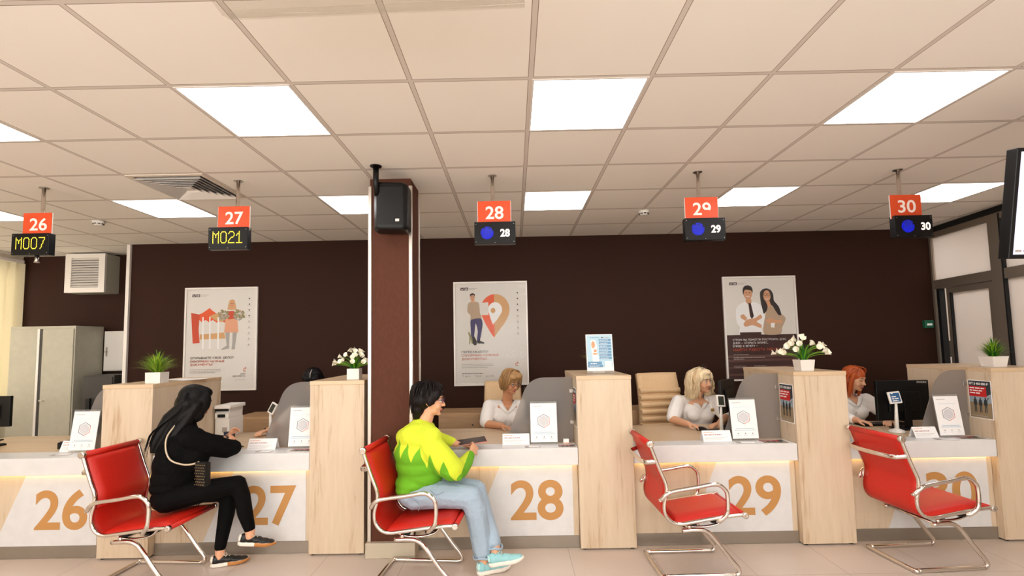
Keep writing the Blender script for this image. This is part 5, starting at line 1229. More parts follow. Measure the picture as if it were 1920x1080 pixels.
flower_pot(-1.385, 1.58, 0.095, 0.095, 0.085, 'white calla flowers in a white square pot beside the column', 11, 0.95, R(3))
flower_pot(2.20, 1.60, 0.115, 0.098, 0.088, 'white calla flowers in a white tapered pot between counters 29 and 30', 12, 1.1)

# ------------------------------------------------------------------ red visitor chairs
PROF = smoothpath([(0.0, 0, 0.872), (0.025, 0, 0.80), (0.058, 0, 0.71), (0.095, 0, 0.615), (0.094, 0, 0.55), (0.078, 0, 0.48), (0.085, 0, 0.42), (0.12, 0, 0.375), (0.175, 0, 0.358), (0.26, 0, 0.368), (0.40, 0, 0.388), (0.52, 0, 0.402), (0.605, 0, 0.407)], 5)
def make_chair(lab):
    t = thing('visitor_chair', lab, 'chair', (0, 0, 0), 0, 'red leather cantilever visitor chairs')
    W = 0.225
    nrm = []
    for i, p in enumerate(PROF):
        d = (PROF[min(i+1, len(PROF)-1)]-PROF[max(i-1, 0)]).normalized(); nrm.append(Vector((-d.z, 0, d.x))*(1 if True else 1))
    # normals point to the sitter's side
    def sweep(i0, i1, wd, off, th, name, round_=0.0):
        b_ = MB(); n = i1-i0
        top, bot = [], []
        for i in range(i0, i1+1):
            e = min(i-i0, i1-i)/max(1, n); puff = off+th*(1-max(0, 1-e*10)**2)
            rt_, rb = [], []
            for k in range(9):
                q = abs(2*k/8-1); yy = wd*(2*k/8-1); pf = off+(puff-off)*(1-q**6)
                rt_.append(PROF[i]+nrm[i]*pf+Vector((0, yy, 0))); rb.append(PROF[i]+nrm[i]*(off-0.004)+Vector((0, yy, 0)))
            top.append(rt_); bot.append(rb)
        b_.grid(top); b_.grid(bot)
        vt = b_.bm.verts; 
        # side walls
        for side in (0, 8):
            b_.grid([[r_[side] for r_ in top], [r_[side] for r_ in bot]])
        b_.grid([top[0], bot[0]]); b_.grid([top[-1], bot[-1]])
        bmesh.ops.remove_doubles(b_.bm, verts=b_.bm.verts, dist=0.0004)
        return part(name, b_, M['leather'], t)
    N = len(PROF)
    sweep(0, N-1, W-0.004, -0.006, 0.012, 'sling')
    sweep(1, 22, W-0.016, 0.008, 0.020, 'back_cushion')
    sweep(38, N-2, W-0.016, 0.008, 0.024, 'seat_cushion')
    # top roll
    b_ = MB(); b_.tube([(0.0, -W+0.004, 0.876), (0.0, W-0.004, 0.876)], 0.019, seg=16); part('top_roll', b_, M['leather'], t)
    b_ = MB(); b_.tube([(0.607, -W+0.004, 0.404), (0.607, W-0.004, 0.404)], 0.015, seg=16); part('front_roll', b_, M['leather'], t)
    for s in (-1, 1):
        b_ = MB(); b_.tube([p+Vector((0, s*W, 0)) for p in PROF], 0.0115, seg=10, flat=1.0); part('side_rail', b_, M['chrome'], t)
        for (x, z, r_) in ((0.0, 0.876, 0.023), (0.607, 0.404, 0.020)):
            b_ = MB(); b_.lathe([(r_*0.6, -0.012), (r_, -0.010), (r_, 0.010), (r_*0.8, 0.013), (r_*0.45, 0.011), (0.003, 0.011)], (x, s*(W+0.004), z), 'Y', seg=18)
            if s < 0:
                bmesh.ops.scale(b_.bm, vec=(1, -1, 1), verts=b_.bm.verts, space=Matrix.Translation((0, -s*(W+0.004), 0)))
            part('end_cap', b_, M['chrome'], t)
        ya = s*(W+0.022)
        arm = smoothpath([(0.055, s*(W+0.008), 0.515), (0.09, ya, 0.555), (0.14, ya, 0.575), (0.28, ya, 0.595), (0.385, ya, 0.612), (0.435, ya, 0.609), (0.475, ya, 0.578), (0.488, ya, 0.54), (0.487, ya, 0.46), (0.475, ya, 0.415), (0.44, s*(W+0.006), 0.375), (0.425, s*(W-0.01), 0.37)], 5)
        b_ = MB(); b_.tube(arm, 0.0135, seg=12); part('armrest', b_, M['chrome'], t)
        b_ = MB(); b_.lathe([(0.008, -0.012), (0.010, 0.0), (0.008, 0.014)], (0.05, s*(W+0.006), 0.515), 'Y', seg=12); part('arm_bolt', b_, M['chrome'], t)
        b_ = MB(); b_.tube(smoothpath([(0.20, s*0.175, 0.352), (0.27, s*0.175, 0.325), (0.37, s*0.175, 0.322), (0.46, s*0.175, 0.345), (0.50, s*0.175, 0.385)], 5), 0.012, seg=8, flat=0.6); part('spreader', b_, M['chrome'], t)
    # low crossbar behind the back
    b_ = MB(); b_.tube(smoothpath([(0.038, -W, 0.765), (0.01, -W+0.012, 0.757), (-0.035, -W+0.07, 0.750), (-0.035, W-0.07, 0.750), (0.01, W-0.012, 0.757), (0.038, W, 0.765)], 5), 0.008, seg=10, flat=2.0); part('back_crossbar', b_, M['chrome'], t)
    b_ = MB(); b_.box(0.21, 0.47, -0.16, 0.16, 0.348, 0.362, bev=0.004); b_.box(0.24, 0.30, -0.19, 0.19, 0.335, 0.352, bev=0.003); b_.box(0.40, 0.45, -0.19, 0.19, 0.345, 0.362, bev=0.003); part('under_seat_plate', b_, M['black'], t)
    L = 0.195
    half = [(0.20, -L, 0.304), (0.30, -L, 0.308), (0.355, -L, 0.298), (0.40, -L, 0.262), (0.50, -L, 0.130), (0.556, -L, 0.062), (0.565, -L, 0.030), (0.545, -L, 0.0155), (0.50, -L, 0.0147), (0.12, -L, 0.0147), (0.075, -L, 0.0147), (0.055, -L+0.022, 0.0147)]
    full = half+[(x, -y, z) for x, y, z in half[::-1]]
    b_ = MB(); b_.tube(smoothpath(full, 5), 0.0145, seg=14); part('cantilever_base', b_, M['chrome'], t)
    for s in (-1, 1):
        b_ = MB(); b_.tube([(0.25, s*0.19, 0.316), (0.25, s*0.178, 0.338)], 0.014); part('mount', b_, M['chrome'], t)
    b_ = MB(); b_.tube([(0.23, -L, 0.306), (0.23, L, 0.306)], 0.010); part('base_crosspiece', b_, M['chrome'], t)
    return t
chair = make_chair('red leather chair with the woman in black sitting on its edge')
chair.location = (-2.965, 1.165, 0); chair.rotation_euler = (0, 0, R(-3))
dup(chair, (-1.090, 1.135, 0), R(-5), 'red leather chair that the woman in the green sweater sits on')
dup(chair, (0.775, 1.185, 0), R(1), 'empty red leather chair third from the left, its seat facing the numeral 29')
dup(chair, (2.435, 1.205, 0), R(4), 'empty red leather chair at the far right, overlapping the numeral 30')

# ------------------------------------------------------------------ people
class Body:
    """Overlapping balls and ellipsoids, fused into one skin by a voxel remesh."""
    def __init__(s): s.mb = MB()
    def ball(s, p, r): s.mb.sphere(p, r, sub=2)
    def ell(s, p, sc, rot=None): s.mb.sphere(p, 1.0, sub=3, scl=sc, rot=rot)
    def chain(s, pts, n=None):
        """pts: (x, y, z, r)"""
        for a, b in zip(pts, pts[1:]):
            pa, pb = Vector(a[:3]), Vector(b[:3]); d = (pb-pa).length; k = max(2, int(d/(0.28*max(0.004, min(a[3], b[3]))))+1); k = min(k, 22)
            for i in range(k+1):
                q = i/k; s.ball(pa.lerp(pb, q), a[3]+(b[3]-a[3])*q)
    def build(s, name, m, parent=None, vox=0.007, smooth=4): return s.mb.build(name, m, parent, world=parent is not None, remesh=vox, smooth=smooth)
def frame(yaw, pitch, roll=0):
    """columns: forward, left, up"""
    return Matrix.Rotation(yaw, 3, 'Z') @ Matrix.Rotation(-pitch, 3, 'Y') @ Matrix.Rotation(roll, 3, 'X')
def head(B, c, Rm, k=1.0, full=1.0):
    P = lambda x, y, z: Vector(c)+Rm @ Vector((x*k, y*k, z*k))
    e = lambda p, sc: B.ell(P(*p), tuple(v*k for v in sc), Rm)
    e((-0.012, 0, 0.035), (0.092, 0.073, 0.082)); e((0.028, 0, -0.008), (0.062, 0.062*full, 0.080)); e((0.030, 0, -0.060), (0.052, 0.050*full, 0.044))
    e((0.066, 0, -0.088), (0.020, 0.022, 0.016)); e((0.058, 0.030, -0.035), (0.026, 0.024*full, 0.026)); e((0.058, -0.030, -0.035), (0.026, 0.024*full, 0.026))
    e((0.072, 0, 0.030), (0.016, 0.045, 0.014))
    for a, b, r0, r1 in (((0.082, 0, 0.012), (0.104, 0, -0.026), 0.007, 0.0115),):
        for i in range(7):
            q = i/6; B.ball(P(a[0]+(b[0]-a[0])*q, 0, a[2]+(b[2]-a[2])*q), (r0+(r1-r0)*q)*k)
    for s in (-1, 1):
        B.ball(P(0.094, s*0.010, -0.030), 0.008*k); e((-0.006, s*0.074, -0.006), (0.016, 0.007, 0.029))
    e((0.080, 0, -0.058), (0.014, 0.022, 0.010))
    return P
def features(parent, P, Rm, k, browm, smile=0.0, closed=False, lipm=None):
    b_ = MB()
    for s in (-1, 1):
        if not closed:
            b_.sphere(P(0.076, s*0.030, 0.006), 0.0125*k, M['eye'], 2); b_.sphere(P(0.0855, s*0.0305, 0.005), 0.0055*k, M['iris'], 2, rot=Rm)
        b_.tube([P(0.084, s*0.017, 0.012), P(0.089, s*0.030, 0.0165 if not closed else 0.004), P(0.078, s*0.045, 0.010)], 0.0022*k, M['iris'], seg=5)
    part('eyes', b_, M['eye'], parent)
    b_ = MB()
    for s in (-1, 1): b_.tube([P(0.090, s*0.014, 0.028), P(0.091, s*0.030, 0.035), P(0.076, s*0.050, 0.028)], [0.003*k, 0.0035*k, 0.0018*k], seg=6)
    part('eyebrows', b_, browm, parent)
    b_ = MB()
    z = -0.058; up_ = 0.009*smile
    b_.tube([P(0.082, -0.024-0.004*smile, z+up_), P(0.0915, -0.012, z+0.003), P(0.0945, 0, z+0.001), P(0.0915, 0.012, z+0.003), P(0.082, 0.024+0.004*smile, z+up_)], [0.0015*k, 0.004*k, 0.004*k, 0.004*k, 0.0015*k], seg=8)
    b_.tube([P(0.081, -0.021, z-0.004+up_*0.7), P(0.0905, 0, z-0.008), P(0.081, 0.021, z-0.004+up_*0.7)], [0.0015*k, 0.0048*k, 0.0015*k], seg=8)
    part('lips', b_, lipm or M['lips'], parent)
def spectacles(parent, P, k, m_, up_=0.0, back=0.0):
    b_ = MB()
    for s in (-1, 1):
        pts = [P(0.099-back-0.004*abs(math.cos(a)), s*(0.033+0.024*math.cos(a)), 0.004+up_+0.017*math.sin(a)) for a in [2*PI*i/16 for i in range(17)]]
        b_.tube(pts, 0.0017*k, seg=6)
        b_.tube([P(0.093-back, s*0.057, 0.010+up_), P(0.07-back, s*0.073, 0.012+up_), P(-0.005-back, s*0.080, 0.008+up_)], 0.002*k, seg=6)
    b_.tube([P(0.100-back, -0.010, 0.009+up_), P(0.103-back, 0, 0.011+up_), P(0.100-back, 0.010, 0.009+up_)], 0.0017*k, seg=6)
    part('spectacles', b_, m_, parent)
def hand(B, wr, Rm, side=1, curl=0.5, k=1.0, r=1.0):
    """Rm columns: towards the fingertips, towards the thumb side, back of the hand"""
    P = lambda x, y, z: Vector(wr)+Rm @ Vector((x*k, y*side*k, z*k))
    B.ell(P(0.045, 0, 0), (0.046*k, 0.038*k, 0.015*k), Rm); B.ell(P(0.012, 0, 0), (0.03*k, 0.027*k, 0.018*k), Rm)
    L = (0.070, 0.078, 0.073, 0.058); ys = (0.029, 0.010, -0.010, -0.029)
    for i in range(4):
        y = ys[i]; l = L[i]; c = curl*(1+0.12*i); x, z, a = 0.082, 0.0, 0.0; pts = [P(0.065, y*0.9, 0.0)[:]+(0.0095*k*r,)]
        pts.append(P(x, y, z)[:]+(0.0092*k*r,))
        for j, f_ in enumerate((0.45, 0.32, 0.23)):
            a += c*(0.6 if j == 0 else 0.9); x += l*f_*math.cos(a); z -= l*f_*math.sin(a); pts.append(P(x, y*1.08, z)[:]+((0.0086-0.0008*j)*k*r,))
        B.chain(pts)
    B.chain([P(0.020, 0.022, -0.004)[:]+(0.013*k,), P(0.048, 0.046, -0.012)[:]+(0.0112*k,), P(0.074, 0.054, -0.018-0.01*curl)[:]+(0.0098*k,), P(0.094, 0.052, -0.022-0.022*curl)[:]+(0.0085*k,)])
def axes(d, u):
    """matrix with column 0 along d and column 2 near u"""
    x = Vector(d).normalized(); u = Vector(u); z = (u-x*u.dot(x)).normalized(); y = z.cross(x)
    return Matrix((x, y, z)).transposed()
def strands(b_, m_, n, fn, r=0.0035, seg=4):
    for k in range(n):
        pts = fn(k)
        b_.tube(pts, [r*(0.9-0.75*(i/(len(pts)-1))**2) for i in range(len(pts))], m_, seg=seg)
def person(name, lab, loc):
    """Body surface comes first and is the top-level object; clothes and hair are its children."""
    return Body(), lab, Vector(loc)
def finish_body(B, lab, loc, m_, vox=0.006, smooth=3):
    o = B.mb.build('person', m_, None, remesh=vox, smooth=smooth)
    o.data.transform(Matrix.Translation(-Vector(loc))); o.location = loc
    o['label'] = lab; o['category'] = 'person'
    ORIG[o.name] = Matrix.Translation(Vector(loc))
    return o
def shoe(parent, heel, toe, upv, upper, sole, sole2=None, lace=None, k=1.0, accent=None, name='shoe'):
    d = Vector(toe)-Vector(heel); L = d.length; Rm = axes(d, upv); s = L/0.27*k
    P = lambda x, y, z: Vector(heel)+Rm @ Vector((x*L/0.27, y*s, z*s))
    B = Body()
    for (x, z, rx, ry, rz) in ((0.035, 0.050, 0.036, 0.033, 0.046), (0.08, 0.050, 0.045, 0.035, 0.036), (0.13, 0.044, 0.05, 0.038, 0.030), (0.18, 0.036, 0.05, 0.042, 0.024), (0.225, 0.032, 0.042, 0.038, 0.020)):
        B.ell(P(x, 0, z), (rx*s, ry*s, rz*s), Rm)
    up_ = B.build(name, upper, parent, vox=0.004, smooth=3)
    b_ = MB(); outline = [(-0.004, 0), (0.0, 0.022), (0.02, 0.034), (0.07, 0.034), (0.12, 0.034), (0.17, 0.043), (0.21, 0.045), (0.25, 0.034), (0.272, 0.012), (0.274, 0)]
    outline = outline+[(x, -y) for x, y in outline[-2:0:-1]]
    rg = []
    for z, g in ((0.0, 0.94), (0.004, 1.0), (0.020, 1.02), (0.030, 0.97)):
        rg.append([b_.bm.verts.new(P(0.135+(x-0.135)*g, y*g, z+(0.012*max(0, (x-0.2)/0.07) if z < 0.01 else 0.004*max(0, (x-0.2)/0.07)))) for x, y in outline])
    m0 = b_.mi(sole); m1 = b_.mi(sole2 or sole)
    for i, (a, c) in enumerate(zip(rg, rg[1:])):
        for q in range(len(outline)):
            fc = b_.bm.faces.new((a[q], a[(q+1) % len(outline)], c[(q+1) % len(outline)], c[q])); fc.smooth = True
            fc.material_index = m1 if (sole2 and outline[q][0] > 0.12) else m0
    b_.bm.faces.new(rg[0][::-1]).material_index = m1; b_.bm.faces.new(rg[-1])
    o = b_.build('sole', None, None); o.data.transform(ORIG[parent.name].inverted()); o.parent = up_
    b_ = MB()
    if lace:
        for i in range(5):
            x = 0.105+0.019*i; z = 0.083-0.0105*i
            b_.tube([P(x, -0.020, z-0.010), P(x+0.006, -0.008, z), P(x+0.010, 0.010, z), P(x+0.004, 0.021, z-0.010)], 0.0026*s, seg=6)
        b_.tube([P(0.100, 0, 0.090), P(0.085, -0.022, 0.100), P(0.105, -0.034, 0.085), P(0.108, -0.006, 0.090)], 0.0028*s, seg=6)
        b_.tube([P(0.100, 0, 0.090), P(0.085, 0.022, 0.100), P(0.105, 0.034, 0.085), P(0.108, 0.006, 0.090)], 0.0028*s, seg=6)
        o = b_.build('laces', lace, None); o.data.transform(ORIG[parent.name].inverted()); o.parent = up_
    if accent:
        B2 = Body(); B2.chain([P(0.0+0.004, 0, 0.078)[:]+(0.010*s,), P(0.01, 0.018, 0.080)[:]+(0.010*s,)]); B2.chain([P(0.004, 0, 0.078)[:]+(0.010*s,), P(0.01, -0.018, 0.080)[:]+(0.010*s,)]); B2.ell(P(0.008, 0, 0.055), (0.016*s, 0.028*s, 0.028*s), Rm)
        o = B2.build('heel_tab', accent, parent, vox=0.004, smooth=2); o.parent = up_
    return up_

# ---- woman in the green and yellow sweater
LOC = (-0.80, 1.20, 0.44)
B = Body()
RH = frame(R(4), R(-6))
HC = (-0.722, 1.22, 1.163)
PG = head(B, HC, RH, 1.0)
TR = Matrix.Rotation(R(38), 3, 'Z')            # chest turned towards the desk
T_ = lambda x, y, z: Vector((-0.80, 1.20, 0)) + TR @ Vector((x, y, 0)) + Vector((0, 0, z))
B.chain([(-0.735, 1.22, 1.09, 0.052), (-0.765, 1.215, 0.99, 0.056)])
SN = (-0.685, 1.060, 0.935); SF = (-0.855, 1.325, 0.935)
B.chain([SN+(0.048,), (-0.55, 1.06, 0.70, 0.038), (-0.44, 1.31, 0.757, 0.028)])
B.chain([SF+(0.048,), (-0.745, 1.49, 0.84, 0.038), (-0.565, 1.475, 0.80, 0.027)])
B.chain([(-0.765, 1.215, 0.96, 0.06), (-0.79, 1.20, 0.86, 0.11), (-0.83, 1.20, 0.70, 0.11), (-0.84, 1.20, 0.56, 0.10)])
B.chain([(-0.82, 1.11, 0.53, 0.075), (-0.40, 1.11, 0.505, 0.045), (-0.345, 1.12, 0.14, 0.034), (-0.345, 1.115, 0.06, 0.034)])
B.chain([(-0.82, 1.29, 0.53, 0.075), (-0.39, 1.28, 0.495, 0.045), (-0.265, 1.13, 0.20, 0.034), (-0.262, 1.10, 0.12, 0.034)])
hand(B, (-0.437, 1.325, 0.765), axes((0.25, 0.85, 0.35), (0.75, -0.35, 0.5)), -1, 0.55, 0.95)
hand(B, (-0.56, 1.475, 0.803), axes((0.9, -0.05, -0.12), (0.1, 0.1, 1)), 1, 0.30, 0.92)
green = finish_body(B, 'woman with short dark hair in a lime and green zigzag sweater, seated at counter 28', LOC, M['skin'], vox=0.005, smooth=3)
features(green, PG, RH, 1.0, M['brow'], lipm=M['lips']); spectacles(green, PG, 1.0, M['glasses'])
B = Body()
for p, s_ in (((-0.025, 0, 0.045), (0.110, 0.092, 0.090)), ((-0.062, 0, 0.0), (0.082, 0.090, 0.086)), ((-0.075, 0, -0.065), (0.056, 0.074, 0.062)), ((0.030, 0, 0.088), (0.064, 0.072, 0.040)), ((-0.080, 0, -0.110), (0.036, 0.058, 0.040))): B.ell(PG(*p), s_, RH)
for s in (-1, 1): B.ell(PG(0.034, s*0.068, 0.045), (0.042, 0.022, 0.044), RH); B.ell(PG(0.006, s*0.074, 0.005), (0.024, 0.016, 0.044), RH); B.ell(PG(0.030, s*0.070, 0.005), (0.014, 0.012, 0.030), RH)
hb = B.build('hair', M['hair_dark'], green, vox=0.006, smooth=2)
rr = random.Random(4); b_ = MB()
def hs(k):
    ang = (1 if k % 2 else -1)*rr.uniform(0.5, 3.0); end = rr.uniform(-0.115, -0.04) if abs(ang) > 1.75 else rr.uniform(0.015, 0.05); st_ = rr.uniform(0.0, 0.03)
    out = []
    for q in (0, 0.2, 0.4, 0.6, 0.8, 1.0):
        z = 0.138-(0.138-end)*q**1.5; w_ = math.sin(min(1, q*1.7+0.08)*PI/2)*(1.0-0.12*max(0, q-0.6)); out.append(PG(-0.028+0.118*math.cos(ang)*w_, 0.098*math.sin(ang)*w_, z))
    return out
strands(b_, M['hair_dark'], 90, hs, 0.0055); part('hair_strands', b_, M['hair_dark'], green)
B = Body()
def te(x, y, z, a, b, c): B.ell(T_(x, y, z), (a, b, c), TR)
te(-0.025, 0, 0.905, 0.125, 0.195, 0.085); te(-0.035, -0.012, 0.80, 0.140, 0.190, 0.115); te(-0.01, -0.012, 0.72, 0.155, 0.188, 0.115); te(0.01, -0.010, 0.655, 0.158, 0.188, 0.10)
B.ell((-0.825, 1.20, 0.60), (0.140, 0.185, 0.072)); B.ell((-0.855, 1.19, 0.56), (0.105, 0.175, 0.062))
B.ell((-0.79, 1.21, 0.968), (0.105, 0.130, 0.058)); B.ell((-0.785, 1.215, 1.008), (0.068, 0.076, 0.034)); B.ell((-0.845, 1.17, 0.93), (0.08, 0.11, 0.075)); B.ell((-0.72, 1.13, 0.84), (0.11, 0.10, 0.10)); B.ell((-0.68, 1.10, 0.76), (0.10, 0.09, 0.09))
for sh_ in (SN, SF): B.chain([(-0.785, 1.21, 0.965, 0.074), sh_[:2]+(0.93, 0.074)])
B.chain([(-0.715, 1.085, 0.915, 0.080), (-0.67, 1.055, 0.850, 0.090), (-0.605, 1.045, 0.775, 0.094), (-0.55, 1.055, 0.715, 0.084), (-0.505, 1.12, 0.695, 0.066), (-0.468, 1.22, 0.722, 0.052), (-0.447, 1.295, 0.750, 0.038)])
B.ell((-0.60, 1.05, 0.72), (0.075, 0.06, 0.055)); B.chain([(-0.64, 1.0, 0.75, 0.03), (-0.56, 0.995, 0.70, 0.03), (-0.50, 1.03, 0.665, 0.028)])
B.chain([SF[:2]+(0.925, 0.074), (-0.80, 1.42, 0.87, 0.070), (-0.735, 1.49, 0.845, 0.060), (-0.60, 1.482, 0.815, 0.038)]); B.build('sweater', M['sweater'], green, vox=0.007, smooth=10)
B = Body()
B.ell((-0.835, 1.20, 0.525), (0.118, 0.182, 0.088)); B.ell((-0.78, 1.20, 0.555), (0.14, 0.168, 0.078))
B.chain([(-0.81, 1.11, 0.530, 0.100), (-0.60, 1.11, 0.528, 0.092), (-0.430, 1.11, 0.508, 0.082), (-0.398, 1.115, 0.43, 0.080), (-0.372, 1.118, 0.28, 0.073), (-0.356, 1.118, 0.150, 0.064)])
B.chain([(-0.81, 1.29, 0.530, 0.098), (-0.60, 1.29, 0.525, 0.088), (-0.405, 1.275, 0.505, 0.078), (-0.36, 1.24, 0.38, 0.070), (-0.305, 1.17, 0.26, 0.060), (-0.275, 1.135, 0.20, 0.052)])
B.build('jeans', M['denim'], green, vox=0.006, smooth=3)
b_ = MB()
b_.tube(smoothpath([(-0.87, 1.020, 0.555), (-0.80, 1.007, 0.535), (-0.76, 1.007, 0.49), (-0.77, 1.015, 0.455)], 5), 0.0022, seg=5)
b_.tube(smoothpath([(-0.69, 1.022, 0.585), (-0.65, 1.018, 0.555), (-0.60, 1.022, 0.575)], 5), 0.0022, seg=5)
part('pocket_seam', b_, M['denim_seam'], green)
for (x, y, z, r_) in ((-0.353, 1.118, 0.112, 0.060), (-0.267, 1.122, 0.172, 0.050)):
    b_ = MB(); b_.tube([(x+r_*math.cos(2*PI*k/20), y+r_*0.95*math.sin(2*PI*k/20), z+0.006*math.sin(2*PI*k/20*3)) for k in range(21)], 0.0075, seg=6, cap=False); part('hem', b_, M['denim'], green)
shoe(green, (-0.385, 1.085, 0.002), (-0.165, 1.185, 0.004), (0, 0, 1), M['shoe_mint'], M['shoe_white'], None, M['shoe_mint2'], 1.0, M['shoe_mint2'])
shoe(green, (-0.300, 1.075, 0.062), (-0.070, 1.055, 0.108), (-0.15, 0, 1), M['shoe_mint'], M['shoe_white'], None, M['shoe_mint2'], 1.0, M['shoe_mint2'])
t = thing('tablet', 'dark tablet in a pink edged case held by the woman in the green sweater', 'tablet', (-0.445, 1.49, 0.815), R(12))
mt = Matrix.Rotation(R(6), 4, 'X') @ Matrix.Rotation(R(-5), 4, 'Y')
b_ = MB(); b_.box(-0.11, 0.11, -0.070, 0.070, -0.004, 0.0045, bev=0.003, mat4=mt); part('case', b_, mat('pink_case', rgb(196, 128, 118), 0.4), t, world=False)
b_ = MB(); b_.box(-0.104, 0.104, -0.065, 0.065, 0.0045, 0.0065, mat4=mt); part('screen', b_, mat('dark_tablet_glass', rgb(52, 34, 32), 0.25), t, world=False)

# ---- woman in black with long hair
LOC = (-2.53, 1.22, 0.44)
B = Body(); RH = frame(R(46), R(-16)); HC = (-2.462, 1.29, 1.170)
PB = head(B, HC, RH, 0.98)
B.chain([(-2.492, 1.28, 1.10, 0.048), (-2.51, 1.26, 1.00, 0.052)])
B.chain([(-2.51, 1.26, 0.95, 0.07), (-2.52, 1.22, 0.84, 0.11), (-2.545, 1.21, 0.68, 0.105), (-2.54, 1.22, 0.55, 0.105)])
B.chain([(-2.40, 1.14, 0.945, 0.046), (-2.235, 1.36, 0.81, 0.038), (-2.285, 1.455, 0.822, 0.026)])
B.chain([(-2.61, 1.37, 0.94, 0.046), (-2.44, 1.50, 0.825, 0.038), (-2.36, 1.545, 0.845, 0.026)])
B.chain([(-2.53, 1.12, 0.535, 0.085), (-2.12, 1.26, 0.585, 0.045), (-2.078, 1.282, 0.40, 0.038), (-2.045, 1.295, 0.245, 0.034), (-2.045, 1.295, 0.205, 0.033)])
B.chain([(-2.53, 1.32, 0.535, 0.085), (-2.235, 1.35, 0.50, 0.045), (-2.25, 1.33, 0.30, 0.038), (-2.262, 1.30, 0.13, 0.033), (-2.262, 1.30, 0.06, 0.033)])
hand(B, (-2.29, 1.465, 0.825), axes((-0.25, 0.55, 0.55), (0.8, -0.3, 0.4)), 1, 0.7, 0.88)
hand(B, (-2.365, 1.545, 0.845), axes((0.3, 0.2, 0.7), (-0.8, 0.3, 0.3)), -1, 0.7, 0.88)
blk = finish_body(B, 'woman dressed in black with long black hair, legs crossed, looking at a phone', LOC, M['skin'], vox=0.005)
features(blk, PB, RH, 0.98, M['hair_black'])
B = Body()
for p, s_ in (((-0.022, 0, 0.040), (0.106, 0.090, 0.092)), ((-0.05, 0, -0.02), (0.082, 0.092, 0.095)), ((0.02, 0, 0.085), (0.068, 0.072, 0.042))): B.ell(PB(*p), s_, RH)
for s in (-1, 1): B.ell(PB(0.030, s*0.074, 0.00), (0.052, 0.024, 0.085), RH); B.ell(PB(0.010, s*0.078, -0.08), (0.055, 0.026, 0.06), RH)
for dy in (-0.055, -0.03, 0.0, 0.03, 0.055):
    p0 = PB(-0.06, dy, -0.02)
    B.chain([(p0.x, p0.y, p0.z, 0.055), (-2.545+dy*0.5, 1.225+dy*0.7, 1.07, 0.052), (-2.578+dy*0.5, 1.185+dy*0.7, 0.985, 0.043), (-2.612+dy*0.35, 1.15+dy*0.6, 0.91, 0.027), (-2.628+dy*0.2, 1.13+dy*0.5, 0.855, 0.012)])
B.chain([tuple(PB(-0.01, -0.080, -0.02))+(0.04,), (-2.475, 1.185, 1.03, 0.045), (-2.515, 1.15, 0.96, 0.042), (-2.565, 1.125, 0.89, 0.030), (-2.60, 1.115, 0.85, 0.016)])
B.chain([tuple(PB(-0.04, -0.06, -0.02))+(0.05,), (-2.505, 1.20, 1.05, 0.05), (-2.545, 1.165, 0.97, 0.045), (-2.59, 1.135, 0.89, 0.030), (-2.615, 1.12, 0.85, 0.016)])
B.build('hair', M['hair_black'], blk, vox=0.006, smooth=2)
rr = random.Random(9); b_ = MB()
def hs2(k):
    a = rr.uniform(-1, 1); z1 = rr.uniform(0.82, 0.92); p0 = PB(-0.10+0.02*rr.random(), 0.08*a, 0.06); p1 = PB(-0.11, 0.09*a, -0.08)
    return [p0, p1, Vector((-2.60+0.02*a, 1.14+0.06*a, 1.0)), Vector((-2.632+0.02*a, 1.12+0.05*a, 0.92)), Vector((-2.645+0.03*a*rr.random(), 1.11+0.05*a, z1))]
strands(b_, M['hair_black'], 46, lambda k: smoothpath(hs2(k), 3), 0.0045); part('hair_strands', b_, M['hair_black'], blk)
B = Body()
B.ell((-2.51, 1.25, 0.925), (0.125, 0.155, 0.075)); B.ell((-2.515, 1.22, 0.83), (0.145, 0.165, 0.13)); B.ell((-2.53, 1.215, 0.75), (0.148, 0.168, 0.14)); B.ell((-2.535, 1.215, 0.66), (0.148, 0.170, 0.13)); B.ell((-2.545, 1.22, 0.60), (0.146, 0.176, 0.085))
B.chain([(-2.50, 1.26, 0.99, 0.066), (-2.40, 1.15, 0.95, 0.062)]); B.chain([(-2.50, 1.26, 0.99, 0.066), (-2.60, 1.36, 0.94, 0.062)])
B.chain([(-2.40, 1.15, 0.935, 0.078), (-2.32, 1.22, 0.875, 0.080), (-2.25, 1.33, 0.825, 0.072), (-2.228, 1.375, 0.822, 0.060), (-2.265, 1.425, 0.825, 0.044)])
B.chain([(-2.60, 1.36, 0.92, 0.075), (-2.45, 1.48, 0.845, 0.062), (-2.38, 1.535, 0.845, 0.04)])
B.ell((-2.40, 1.20, 0.80), (0.09, 0.10, 0.12))
B.chain([(-2.50, 1.265, 1.03, 0.056), (-2.50, 1.265, 1.01, 0.060)])
B.build('jumper', M['black_knit'], blk, vox=0.007, smooth=4)
B = Body()
B.ell((-2.555, 1.22, 0.525), (0.120, 0.175, 0.092))
B.chain([(-2.53, 1.12, 0.530, 0.095), (-2.32, 1.19, 0.560, 0.080), (-2.125, 1.26, 0.585, 0.062), (-2.095, 1.272, 0.50, 0.056), (-2.078, 1.282, 0.38, 0.054), (-2.05, 1.295, 0.265, 0.040)])
B.chain([(-2.53, 1.32, 0.530, 0.095), (-2.235, 1.35, 0.50, 0.064), (-2.245, 1.34, 0.35, 0.056), (-2.262, 1.302, 0.135, 0.040)])
B.build('leggings', M['black_legging'], blk, vox=0.006, smooth=3)
shoe(blk, (-2.118, 1.275, 0.155), (-1.885, 1.345, 0.118), (0.05, 0, 1), M['shoe_black'], M['shoe_white'], M['gum'], M['shoe_white'], 0.95, M['shoe_white'])
shoe(blk, (-2.31, 1.275, 0.002), (-2.085, 1.365, 0.004), (0, 0, 1), M['shoe_black'], M['shoe_white'], M['gum'], M['shoe_white'], 0.95, M['shoe_white'])
